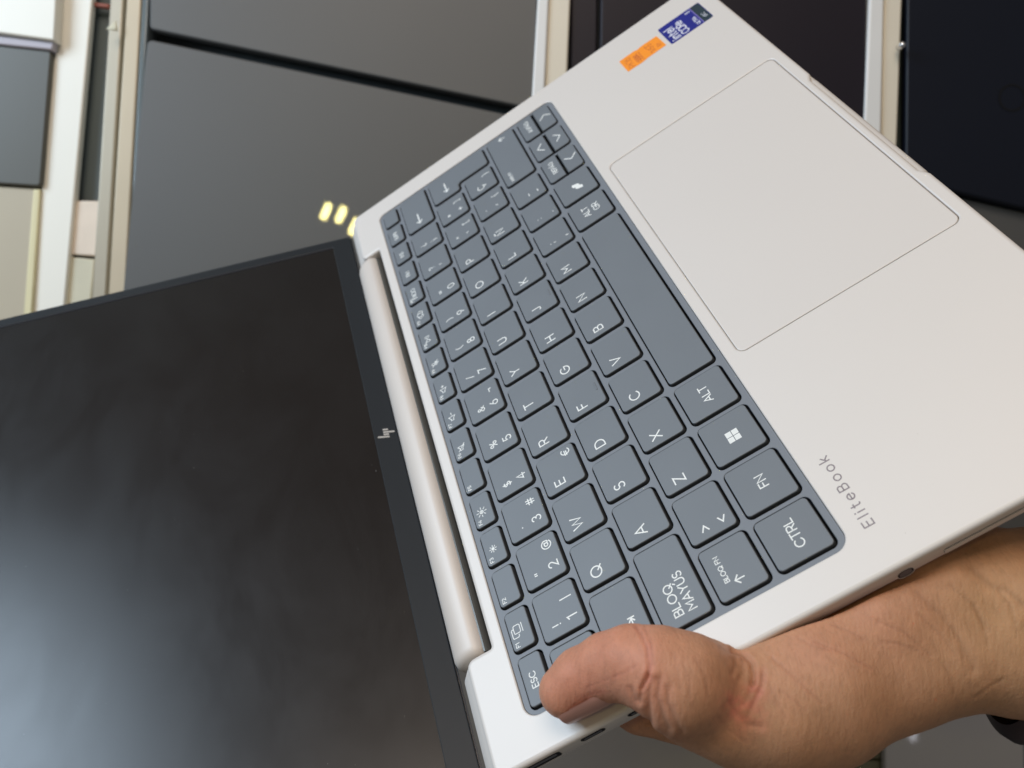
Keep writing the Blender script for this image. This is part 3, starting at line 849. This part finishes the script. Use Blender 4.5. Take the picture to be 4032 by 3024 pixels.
# relax
def relax(V, F, n, lam=.5):
    ed = np.concatenate([F[:, [0, 1]], F[:, [1, 2]], F[:, [2, 3]], F[:, [3, 0]]]); ed = np.concatenate([ed, ed[:, ::-1]])
    deg = np.bincount(ed[:, 0], minlength=len(V))[:, None].clip(1)
    for _ in range(n):
        s = np.stack([np.bincount(ed[:, 0], weights=V[ed[:, 1], i], minlength=len(V)) for i in range(3)], 1) / deg
        V = V + lam * (s - V)
    return V
V = relax(V, F, 6)
def vnormals(V, F):
    n = np.cross(V[F[:, 2]] - V[F[:, 0]], V[F[:, 3]] - V[F[:, 1]])
    N = np.zeros_like(V)
    for i in range(4):
        for k in range(3): N[:, k] += np.bincount(F[:, i], weights=n[:, k], minlength=len(V))
    return N / np.linalg.norm(N, axis=1)[:, None].clip(1e-9)
N = vnormals(V, F)
U = np.stack([2016 + 3448.56 * V[:, 0] / -V[:, 2], 1512 - 3448.56 * V[:, 1] / -V[:, 2]], 1)
def z3c(L): return [(1700 + .63291 * x, 1950 + .63291 * y) for x, y in L]      # read off two enlargements of the photograph
def zr(L): return [(2632 + .63291 * x, 1974 + .63291 * y) for x, y in L]
creases = [  # (polyline, depth mm, half width mm, redness)
 (z3c([(1272, 812), (1300, 860), (1340, 950), (1352, 1060), (1335, 1150), (1300, 1210)]), .40, .45, .25),
 (z3c([(1330, 830), (1365, 930), (1370, 1040), (1345, 1130)]), .22, .5, .15),
 (z3c([(1345, 1120), (1310, 1190), (1290, 1290)]), .4, .7, .1),
 (z3c([(1225, 1205), (1262, 1285)]), .35, .7, .1),
 (z3c([(1362, 1150), (1345, 1240), (1352, 1355), (1362, 1420)]), .55, .9, .12),
 (z3c([(1415, 1150), (1400, 1260), (1440, 1390), (1475, 1450)]), .5, .95, .12),
 (z3c([(1470, 1200), (1465, 1290), (1510, 1400), (1550, 1470)]), .4, .9, .1),
 (z3c([(1865, 975), (1935, 1000), (1990, 1050), (2003, 1120), (1998, 1170)]), .9, .7, .15),
 (z3c([(1998, 1170), (1975, 1230), (1940, 1300)]), .35, .6, .2),
 (z3c([(1880, 1015), (1885, 1060), (1870, 1110)]), .3, .6, .1),
 (z3c([(1925, 1030), (1935, 1090), (1915, 1150)]), .3, .6, .1),
 (z3c([(2060, 1100), (2050, 1190), (2000, 1290), (1960, 1380)]), .35, .6, .3),
 (z3c([(1860, 1290), (1900, 1360), (1960, 1420), (2050, 1440)]), .3, .8, .4),
 (zr([(640, 980), (790, 1100), (960, 1260)]), .22, .4, .12),
 (zr([(690, 1180), (800, 1250), (850, 1300)]), .15, .35, .1), (zr([(820, 860), (900, 900), (1000, 930)]), .12, .35, .05), (zr([(1010, 760), (1120, 800), (1230, 860)]), .12, .35, .05),
 (zr([(1330, 870), (1440, 890), (1560, 930)]), .15, .35, .05), (zr([(1560, 700), (1700, 830), (1790, 960)]), .2, .4, .05), (zr([(1700, 1000), (1760, 1100), (1770, 1200)]), .12, .4, .0),
 (zr([(1900, 640), (1960, 760), (1990, 900)]), .2, .5, .0), (zr([(1780, 780), (1830, 900), (1840, 1040)]), .12, .4, .0), (zr([(2050, 560), (2120, 640), (2160, 760)]), .2, .5, .0),
 (z3c([(1560, 1040), (1600, 1150), (1610, 1260)]), .12, .4, .05), (z3c([(1640, 1020), (1700, 1130), (1720, 1260)]), .12, .4, .05), (z3c([(1500, 980), (1530, 1080), (1540, 1200)]), .12, .4, .05),
 (z3c([(2100, 1180), (2150, 1290), (2200, 1380)]), .12, .4, .1), (z3c([(1780, 1380), (1860, 1470), (1960, 1540)]), .12, .45, .1), (z3c([(1120, 1130), (1180, 1110), (1260, 1060)]), .1, .4, .1),
 (z3c([(960, 1200), (1040, 1170), (1140, 1130)]), .05, .4, .1), (z3c([(830, 1390), (860, 1320), (930, 1265), (1010, 1240), (1060, 1235)]), .04, .4, .3),
 (zr([(900, 870), (1100, 950), (1260, 1040)]), .18, .4, .1),
 (zr([(1300, 740), (1480, 820), (1640, 960)]), .2, .45, .05),
 (zr([(1540, 560), (1700, 700), (1830, 880), (1900, 1050)]), .3, 1.2, .05),
 (zr([(1750, 520), (1900, 640), (1990, 800)]), .18, .6, .05),
 (zr([(1880, 420), (2000, 520), (2110, 560), (2212, 640)]), .35, 1.6, .05),
 (zr([(1900, 1230), (2000, 1150), (2080, 1100)]), .15, .4, .0),
]
disp = np.zeros(len(V)); red = np.zeros(len(V)); fold = np.zeros(len(V))
front = N[:, 2] > -0.2
for L, dep, wd, rd in creases:
    L = np.array(L, float); best = np.full(len(V), 1e9)
    for a, b in zip(L[:-1], L[1:]):
        ba = b - a; t = np.clip(((U - a) @ ba) / (ba @ ba), 0, 1)
        best = np.minimum(best, np.linalg.norm(U - a - t[:, None] * ba, axis=1))
    mm = best * (-V[:, 2]) / 3448.56
    g = np.exp(-(mm / wd) ** 2)
    disp -= np.where(front, dep * g, 0)
    disp += np.where(front, dep * .26 * np.exp(-((mm - 2.2 * wd) / (1.1 * wd)) ** 2), 0)
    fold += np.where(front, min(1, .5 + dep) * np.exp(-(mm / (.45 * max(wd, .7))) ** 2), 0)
    red += np.where(front, rd * np.exp(-(mm / (wd * 2.2)) ** 2), 0)
# soft muscles and bones under the skin: a few broad swells
rs = np.random.RandomState(3)
for _ in range(26):
    f = rs.normal(size=3) * 0.10; ph = rs.uniform(0, 6.28)
    disp += 0.11 * np.sin(V @ f + ph)
# fine skin lines running across the wrist and round the thumb
for ang, fr_, am in ((-12, 2.6, .035), (8, 3.7, .028), (24, 1.9, .03), (-35, 3.1, .02)):
    a_ = math.radians(ang); q_ = V[:, 0] * math.cos(a_) + V[:, 1] * math.sin(a_)
    w_ = 1.4 * np.sin(V[:, 1] * .16 + V[:, 0] * .05 + ang)
    disp += am * (np.abs(np.sin(q_ * fr_ * .5 + w_)) - .5) * (.4 + .6 * np.sin(V @ np.array([.13, .21, .1]) + ang) ** 2)
V = V + N * disp[:, None]
def blob(px, py, r): return np.exp(-(((U[:, 0] - px) ** 2 + (U[:, 1] - py) ** 2) / r ** 2))
nz = np.clip(.5 + sum(np.sin(V @ (rs.normal(size=3) * 1.5) + rs.uniform(0, 6.28)) for _ in range(12)) / 7, 0, 1.3)
red += (.75 * blob(2930, 2800, 75) + .4 * blob(2985, 2720, 60) + .4 * blob(2880, 2760, 60)) * nz + .62 * blob(2400, 2590, 330) + .35 * blob(2220, 2760, 160) + .25 * blob(3450, 2420, 200) + .25 * blob(3180, 2560, 140)
mot = sum(np.sin(V @ (rs.normal(size=3) * .45) + rs.uniform(0, 6.28)) for _ in range(14)) / 14
red = np.clip(red + .10 * mot, 0, 1.2)
yel = np.clip(blob(4050, 2500, 330) * .8 + .5 * blob(3900, 2300, 200), 0, 1)
base = np.array([0.500, 0.262, 0.148]); rcol = np.array([0.590, 0.228, 0.150]); ycol = np.array([0.48, 0.262, 0.128])
C3 = base + (rcol - base) * np.clip(red, 0, 1)[:, None]; C3 = C3 + (ycol - C3) * (yel[:, None] * .8)
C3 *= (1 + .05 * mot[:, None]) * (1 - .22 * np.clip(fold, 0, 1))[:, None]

person = empty('person', 'hand with brown skin gripping the laptop, thumb on the keys, dark band on the wrist', 'person')
person.location = (cpt(3500, 2612, 250)[0] * MM, cpt(3500, 2612, 250)[1] * MM, H - .25)
off = np.array(person.location) * 1000
me = bpy.data.meshes.new('hand')
Vw = V.copy(); Vw[:, 2] += H * 1000; Vw = (Vw - off) * MM
me.vertices.add(len(Vw)); me.vertices.foreach_set('co', Vw.astype(np.float32).ravel())
me.loops.add(len(F) * 4); me.polygons.add(len(F))
me.loops.foreach_set('vertex_index', F.astype(np.int32).ravel())
me.polygons.foreach_set('loop_start', np.arange(0, len(F) * 4, 4, dtype=np.int32))
me.polygons.foreach_set('use_smooth', np.ones(len(F), bool))
me.update(calc_edges=True); me.validate()
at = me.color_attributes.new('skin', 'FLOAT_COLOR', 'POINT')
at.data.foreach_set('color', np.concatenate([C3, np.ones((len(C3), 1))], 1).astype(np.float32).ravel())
def skin_mat():
    m = bpy.data.materials.new('skin'); m.use_nodes = True
    t = m.node_tree; b = t.nodes['Principled BSDF']
    a = t.nodes.new('ShaderNodeAttribute'); a.attribute_name = 'skin'
    tc = t.nodes.new('ShaderNodeTexCoord')
    n = t.nodes.new('ShaderNodeTexNoise'); n.inputs['Scale'].default_value = 260; n.inputs['Detail'].default_value = 5
    t.links.new(tc.outputs['Object'], n.inputs['Vector'])
    hs = t.nodes.new('ShaderNodeHueSaturation')
    mr = t.nodes.new('ShaderNodeMapRange'); mr.inputs['To Min'].default_value = .84; mr.inputs['To Max'].default_value = 1.16
    t.links.new(n.outputs['Fac'], mr.inputs['Value']); t.links.new(mr.outputs[0], hs.inputs['Value']); t.links.new(a.outputs['Color'], hs.inputs['Color'])
    b.inputs['Roughness'].default_value = .56; b.inputs['Specular IOR Level'].default_value = .32
    b.inputs['Subsurface Weight'].default_value = .12; b.inputs['Subsurface Radius'].default_value = (1, .35, .2); b.inputs['Subsurface Scale'].default_value = .0035
    # skin relief: creased cells plus stretched fine lines
    mp = t.nodes.new('ShaderNodeMapping'); mp.inputs['Rotation'].default_value = (0, 0, math.radians(28)); mp.inputs['Scale'].default_value = (1150, 260, 700)
    n2 = t.nodes.new('ShaderNodeTexNoise'); n2.inputs['Scale'].default_value = 1; n2.inputs['Detail'].default_value = 4; n2.inputs['Distortion'].default_value = .4
    t.links.new(tc.outputs['Object'], mp.inputs[0]); t.links.new(mp.outputs[0], n2.inputs['Vector'])
    vo = t.nodes.new('ShaderNodeTexVoronoi'); vo.inputs['Scale'].default_value = 950; vo.feature = 'DISTANCE_TO_EDGE'
    t.links.new(tc.outputs['Object'], vo.inputs['Vector'])
    ad = t.nodes.new('ShaderNodeMath'); ad.operation = 'MULTIPLY_ADD'; ad.inputs[1].default_value = .5
    t.links.new(vo.outputs['Distance'], ad.inputs[0]); t.links.new(n2.outputs['Fac'], ad.inputs[2])
    cr = t.nodes.new('ShaderNodeMapRange'); cr.inputs['From Min'].default_value = .30; cr.inputs['From Max'].default_value = .50; cr.inputs['To Min'].default_value = .89
    t.links.new(n2.outputs['Fac'], cr.inputs['Value'])
    mu = t.nodes.new('ShaderNodeMix'); mu.data_type = 'RGBA'; mu.blend_type = 'MULTIPLY'; mu.inputs[0].default_value = 1
    t.links.new(hs.outputs[0], mu.inputs[6]); t.links.new(cr.outputs[0], mu.inputs[7]); t.links.new(mu.outputs[2], b.inputs['Base Color'])
    bp = t.nodes.new('ShaderNodeBump'); bp.inputs['Strength'].default_value = .7; bp.inputs['Distance'].default_value = .00026
    t.links.new(ad.outputs[0], bp.inputs['Height']); t.links.new(bp.outputs[0], b.inputs['Normal'])
    return m
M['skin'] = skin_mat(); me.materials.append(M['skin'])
hand = bpy.data.objects.new('hand', me); COL.objects.link(hand); hand.parent = person

# thumb nail: a curved plate along the far side of the thumb tip
def plate(name, A0, A1, rad, ph0, ph1, m, thick=.5, n=14, k=18):
    A0 = np.array(A0); A1 = np.array(A1); axv = (A1 - A0); Ln = np.linalg.norm(axv); axv /= Ln
    tw = np.array([0, 0, 1.0]); tw -= axv * (tw @ axv); tw /= np.linalg.norm(tw)
    dn = np.cross(axv, tw); dn *= -1 if dn[1] > 0 else 1
    V = []; F = []
    for lay in (0, 1):
        for i in range(n + 1):
            t = i / n
            for j in range(k + 1):
                s = j / k; ph = math.radians(ph0 + (ph1 - ph0) * s)
                endr = math.sqrt(max(0, 1 - (2 * s - 1) ** 2))
                tt = t * (Ln * (.86 + .14 * endr)) + (1 - t) * (-1.0 * endr)
                r = rad[0] + (rad[1] - rad[0]) * t - (thick if lay else 0) - (.35 * t ** 6)
                p = A0 + axv * tt + r * (math.cos(ph) * dn + math.sin(ph) * tw)
                V.append(p)
    V = np.array(V)
    m0 = (n + 1) * (k + 1)
    for lay in (0, 1):
        for i in range(n):
            for j in range(k):
                q = (lay * m0 + i * (k + 1) + j, lay * m0 + i * (k + 1) + j + 1, lay * m0 + (i + 1) * (k + 1) + j + 1, lay * m0 + (i + 1) * (k + 1) + j)
                F.append(q if lay else q[::-1])
    V[:, 2] += H * 1000
    V = (V - off)
    return link(name, [tuple(v) for v in V], F, m, person, smooth=True)
M['nail'] = mat('nail', (0.62, 0.32, 0.26), rough=.28, var=.08, vscale=120, sss=.2, coat=.2, coat_rough=.2)
plate('thumb_nail', onlap(2215, 2742, 6.4), onlap(2372, 2652, 10.2), (7.75, 8.4), -40, 80, M['nail'])

# dark band at the wrist
M['band'] = mat('wrist_band', (0.030, 0.016, 0.018), rough=.55, var=.25, vscale=300, bump=.3, bscale=900)
wb = []
for t_, (u_, v_, rr) in enumerate([(4000, 2560, 21.0), (4030, 2560, 25.0), (4070, 2560, 26.6), (4390, 2535, 28.0)]):
    c_ = cpt(u_, v_, 251); L_ = []
    a_ = cpt(4250, 2440, 252) - cpt(3960, 2470, 250); a_ /= np.linalg.norm(a_)
    a_ = a_ + np.array([0, -.35, 0]); a_ /= np.linalg.norm(a_)
    tw = np.array([0, 0, 1.0]); tw -= a_ * (tw @ a_); tw /= np.linalg.norm(tw); dn = np.cross(a_, tw)
    for j in range(48):
        q = 2 * math.pi * j / 48
        wob = 1 + .012 * math.sin(5 * q)
        p = c_ + rr * wob * (math.cos(q) * dn + .72 * math.sin(q) * tw); p[2] += H * 1000; L_.append(tuple(p - off))
    wb.append(L_)
v, f = loft(wb, False, False)
link('wrist_band', v, f, M['band'], person, smooth=True)


# =================================================================== THE TABLE AND WHAT LIES ON IT (world frame, z = 0 is the table)
def slab(name, px, h, th, m, parent=None, r=0.0, edge=.0012, n=5):
    """a slab whose top face is seen at the pixels px; h = height of its top, th = thickness (metres)"""
    P = [wpt(u, v, h)[:2] for u, v in px]
    ar = sum(P[i - 1][0] * P[i][1] - P[i][0] * P[i - 1][1] for i in range(len(P)))
    if ar < 0: P = P[::-1]
    if r: P = roundpoly(P, [r] * len(P), n)
    V, F = loft([z3(P, h - th), z3(P, h - edge), z3(inset(P, edge * .35), h - edge * .3), z3(inset(P, edge), h)], True, True)
    o = link(name, V, F, m, parent, scale=1.0); autosmooth(o, 45)
    return o
def tagit(o, label, cat, group=None, kind=None):
    if label: o['label'] = label
    if cat: o['category'] = cat
    if group: o['group'] = group
    if kind: o['kind'] = kind
    return o
def rootat(name, px, label, cat, group=None):
    c = wpt(px[0], px[1], 0)
    o = empty(name, label, cat, Matrix.Translation(Vector(c)), group)
    return o
def put(o, root):
    o.parent = root; o.matrix_parent_inverse = root.matrix_world.inverted()
    return o

M['table'] = mat('table_dark', lin((92, 102, 104)), rough=.45, var=.15, vscale=8)
tb = MB(); tb.add(fill([(-1.6, -1.4), (1.6, -1.4), (1.6, 1.4), (-1.6, 1.4)], [], -.004))
t_ = tb.build('table', M['table'], scale=1.0); t_['kind'] = 'structure'

M['white'] = mat('white_enamel', (0.90, 0.87, 0.78), rough=.4, var=.02)
M['cream'] = mat('cream_enamel', (0.80, 0.73, 0.60), rough=.45, var=.03)
M['white2'] = mat('white_rail', (0.84, 0.84, 0.83), rough=.4, var=.02)
M['aluminium'] = mat('rail_aluminium', (0.46, 0.41, 0.32), rough=.4, metal=.3, var=.04)
M['glass'] = mat('glass_edge', (0.16, 0.19, 0.20), rough=.12, var=.05)
M['lapgrey'] = mat('graphite_lid', (0.118, 0.117, 0.115), rough=.55, metal=.45, coat=.4, coat_rough=.02, var=.05, vscale=5, rvar=.05)
M['lapmatt'] = mat('graphite_lid_matt', (0.118, 0.117, 0.115), rough=.55, metal=.45, var=.05, vscale=5, rvar=.05)
M['laptop_navy'] = mat('navy_lid', (0.0045, 0.0065, 0.0140), spec=.3, rough=.42, var=.1, vscale=6)
M['laptop_plum'] = mat('plum_black_lid', (0.0150, 0.0115, 0.0175), spec=.25, rough=.42, var=.1, vscale=6)
M['taupe'] = mat('taupe_lid', (0.42, 0.37, 0.32), rough=.42, metal=.2, var=.05, vscale=5)
M['silverlid'] = mat('silver_lid', (0.34, 0.33, 0.33), coat=.4, coat_rough=.03, rough=.3, metal=.3, var=.05, vscale=5)
M['cards'] = mat('khaki_card', (0.13, 0.125, 0.085), rough=.8, var=.5, vscale=60)

def closed(label, top_px, h, m, base_m=None, group='closed laptops lying on the display table', r=.0035, seam=None):
    cu = sum(p[0] for p in top_px) / len(top_px); cv = sum(p[1] for p in top_px) / len(top_px)
    root = rootat('closed_laptop', (cu, cv), label, 'laptop', group)
    put(slab('lid', top_px, h, .0065, m, r=r), root)
    s = .995
    bpx = [(cu + (u - cu) * s, cv + (v - cv) * s) for u, v in top_px]
    put(slab('base', bpx, h - .0075, .0095, base_m or M['edge'], r=r), root)
    return root

closed('grey closed laptop at the top left edge of the table, above the long black gap', [(596, -900), (2135, -900), (2108, 432), (588, 114)], .020, M['lapmatt'])
closed('large grey closed laptop below the black gap, with yellow lamp reflections', [(579, 152), (2060, 462), (1990, 1700), (430, 1700)], .022, M['lapgrey'])
closed('black closed laptop between the two white rails on the right', [(2376, -700), (3424, -700), (3402, 900), (2352, 900)], .020, M['laptop_plum'], r=.004)
closed('narrow black laptop showing beside the middle white rail', [(2254, -700), (2364, -700), (2340, 900), (2242, 900)], .017, M['laptop_plum'], r=.002)
nv = closed('navy black closed laptop with round emblem in the top right corner', [(3582, -900), (4700, -900), (4700, 950), (4032, 818), (3566, 706)], .020, M['laptop_navy'], r=.006)
closed('dark grey closed laptop under the navy one at right', [(3600, 735), (4800, 1010), (4900, 2200), (3600, 2200)], .012, M['lapgrey'], r=.006)
closed('brownish grey closed laptop below the ports of the held laptop', [(1500, 2560), (3260, 2560), (3292, 3400), (1500, 3400)], .020, M['taupe'])
closed('small grey laptop with rounded corner under the wrist', [(3484, 2700), (4024, 2660), (4048, 3400), (3490, 3400)], .020, M['silverlid'], r=.012)
# its round emblem: a ring and two strokes, barely darker than the lid
M['embl'] = mat('dark_emblem', (0.003, 0.003, 0.004), rough=.3)
c = wpt(3985, 385, .0203); V, F = [], []
ribbon([(c[0] + .0085 * math.cos(a), c[1] + .0085 * math.sin(a)) for a in [i * math.pi / 16 for i in range(33)]][:-1] + [(c[0] + .0085, c[1])], .0012, c[2], V, F)
em = link('emblem', V, F, M['embl'], scale=1.0); put(em, nv)

# rails
def rail(label, a, b, h, name='metal_rail'):
    root = rootat(name, (sum(p[0] for p in a) / 4, sum(p[1] for p in a) / 4), label, 'rail', 'metal rails framing the display')
    put(slab('rail_face', a, h, .006, M['white2'] if b else M['white']), root)
    if b: put(slab('rail_side', b, h - .002, .011, M['cream']), root)
    return root
rail('leftmost white rail beside the cream board', [(246, -120), (372, -120), (246, 1300), (106, 1300)], None, .007)
rail('middle white rail between grey laptops and black laptop', [(2124, -120), (2166, -120), (2120, 900), (2064, 900)], [(2167, -120), (2250, -120), (2208, 900), (2121, 900)], .022)
rail('rightmost white rail with a bright speck beside it', [(3430, -120), (3484, -120), (3462, 900), (3386, 900)], [(3485, -120), (3556, -120), (3520, 900), (3463, 900)], .022)
# aluminium and glass strips by the grey laptops, warm reflections put into their tan
al = rootat('aluminium_track', (470, 500), 'tan aluminium track running along the left side of the grey laptops', 'track')
put(slab('track_lip', [(440, -120), (492, -120), (410, 1300), (352, 1300)], .012, .010, M['aluminium']), al)
M['tan'] = mat('track_tan', (0.56, 0.47, 0.34), rough=.45, metal=.2, var=.05)
put(slab('track_face', [(505, -120), (562, -120), (486, 1300), (416, 1300)], .018, .016, M['tan']), al)
gl = slab('glass_edge', [(566, -120), (592, -120), (512, 1300), (490, 1300)], .020, .016, M['glass'])
tagit(gl, 'thin grey glass edge between the tan track and grey laptops', 'glass')
# left: cream board, small dark laptop, beige and pinkish patches painted for glass reflections
cb = slab('cream_board', [(-500, -300), (236, -300), (214, 160), (-500, 60)], .016, .014, M['white'])
tagit(cb, 'cream white board in the top left corner', 'board')
lf = slab('board_edge', [(-500, 82), (212, 164), (205, 198), (-500, 122)], .013, .010, mat('lilac_edge', (0.46, 0.43, 0.48), rough=.5)); put(lf, cb)
M['olive'] = mat('olive_grey_lid', (0.092, 0.088, 0.072), rough=.4, var=.08, vscale=5)
c2 = closed('small olive grey laptop below the cream board at far left', [(-500, 120), (203, 200), (160, 735), (-500, 690)], .011, M['olive'], r=.003)
bc = slab('beige_reflection', [(-500, 700), (158, 742), (124, 1300), (-500, 1300)], .008, .006, mat('beige_reflection', (0.50, 0.44, 0.33), rough=.6, var=.1, vscale=9))
tagit(bc, 'beige patch standing for a warm glass reflection, below the small olive laptop at far left', 'card')
ye = slab('cream_stripe', [(130, 745), (157, 745), (122, 1300), (86, 1300)], .0095, .002, mat('yellow_edge', (0.75, 0.68, 0.42), rough=.6)); put(ye, bc)
lt = slab('reflection_patch', [(283, 790), (402, 790), (378, 1010), (262, 1000)], .004, .003, mat('reflection_pink', (0.80, 0.68, 0.56), rough=.6, var=.12, vscale=40))
tagit(lt, 'pinkish patch standing for a glass reflection in the gap beside the tan track', 'reflection_patch')
lt2 = slab('reflection_patch', [(258, 1010), (372, 1020), (350, 1300), (240, 1300)], .004, .003, mat('reflection_yellowish', (0.62, 0.58, 0.44), rough=.6, var=.15, vscale=40))
tagit(lt2, 'pale yellowish reflection patch below the pinkish one in the gap', 'reflection_patch')
rt = slab('red_tag', [(364, 6), (430, 14), (428, 32), (362, 22)], .004, .003, mat('red_tag', (0.30, 0.09, 0.06), rough=.6)); tagit(rt, 'small reddish tag in the dark gap at the top left', 'tag')
wt = slab('paper_wedge', [(414, 112), (455, 78), (462, 122)], .022, .001, mat('paper_wedge', (0.70, 0.66, 0.50), rough=.6)); tagit(wt, 'little cream paper wedge on the tan track', 'paper')
# under the wrist
wb_ = slab('white_box', [(3240, 2880), (3340, 2880), (3368, 3400), (3240, 3400)], .024, .022, M['white2']); tagit(wb_, 'white box corner below the wrist', 'box')
for lab, px in (('upper khaki card stack piece beside the wrist', [(3362, 2800), (3480, 2800), (3480, 2990), (3368, 2990)]), ('lower khaki card beside the white box', [(3368, 3000), (3480, 3000), (3480, 3300), (3370, 3300)])):
    tagit(slab('khaki_card', px, .008, .006, M['cards']), lab, 'card', 'khaki cards under the wrist')
# bright screw head beside the right rail
M['chrome'] = mat('chrome', (0.85, 0.86, 0.88), rough=.12, metal=1.0)
c = wpt(3556, 175, .030); sc_ = []
for z_, r_ in ((-.006, .0022), (-.001, .0022), (.0004, .0017), (.0010, .0008)):
    sc_.append([(c[0] + r_ * math.cos(a), c[1] + r_ * math.sin(a), c[2] + z_) for a in [i * math.pi / 8 for i in range(16)]])
v, f = loft(sc_); s_ = link('screw_head', v, f, M['chrome'], scale=1.0, smooth=True); tagit(s_, 'tiny bright chrome screw head beside the rightmost rail', 'screw')

# ceiling lamps of the shop, seen only as reflections in the grey lid
M['lamp_white'] = mat('lamp_white', (1, 1, 1), emis=(.9, .9, 1.0, 1), estr=14)
M['lamp'] = mat('lamp', (1, 1, 1), emis=(1.0, .86, .30, 1), estr=150)
def mirror(u, v, hz, zl):
    p = Vector(wpt(u, v, zl)); d = (p - Vector((0, 0, H))).normalized(); r = Vector((d.x, d.y, -d.z))
    return p + r * ((hz - zl) / r.z)
for i, (u, v) in enumerate([(1280, 830), (1340, 843), (1392, 890), (3600, 2890)]):
    c = mirror(u, v, 1.7, .022 if i < 3 else .020); a = math.radians(-24 if i < 3 else 3)
    P = [(c.x + x * math.cos(a) - y * math.sin(a), c.y + x * math.sin(a) + y * math.cos(a)) for x, y in rrect(-.006, -.021, .006, .021, .002, 4)]
    V, F = loft([z3(P, c.z), z3(P, c.z + .02)])
    tagit(link('ceiling_lamp', V, F, M['lamp'] if i < 3 else M['lamp_white'], scale=1.0), ['small yellow lamp whose reflection is the leftmost glow on the grey lid', 'small yellow lamp whose reflection is the middle glow on the grey lid', 'small yellow lamp whose reflection is the glow touching the held laptop corner', 'small white lamp reflected in the silver laptop under the wrist'][i], 'lamp', 'small lamps over the table')
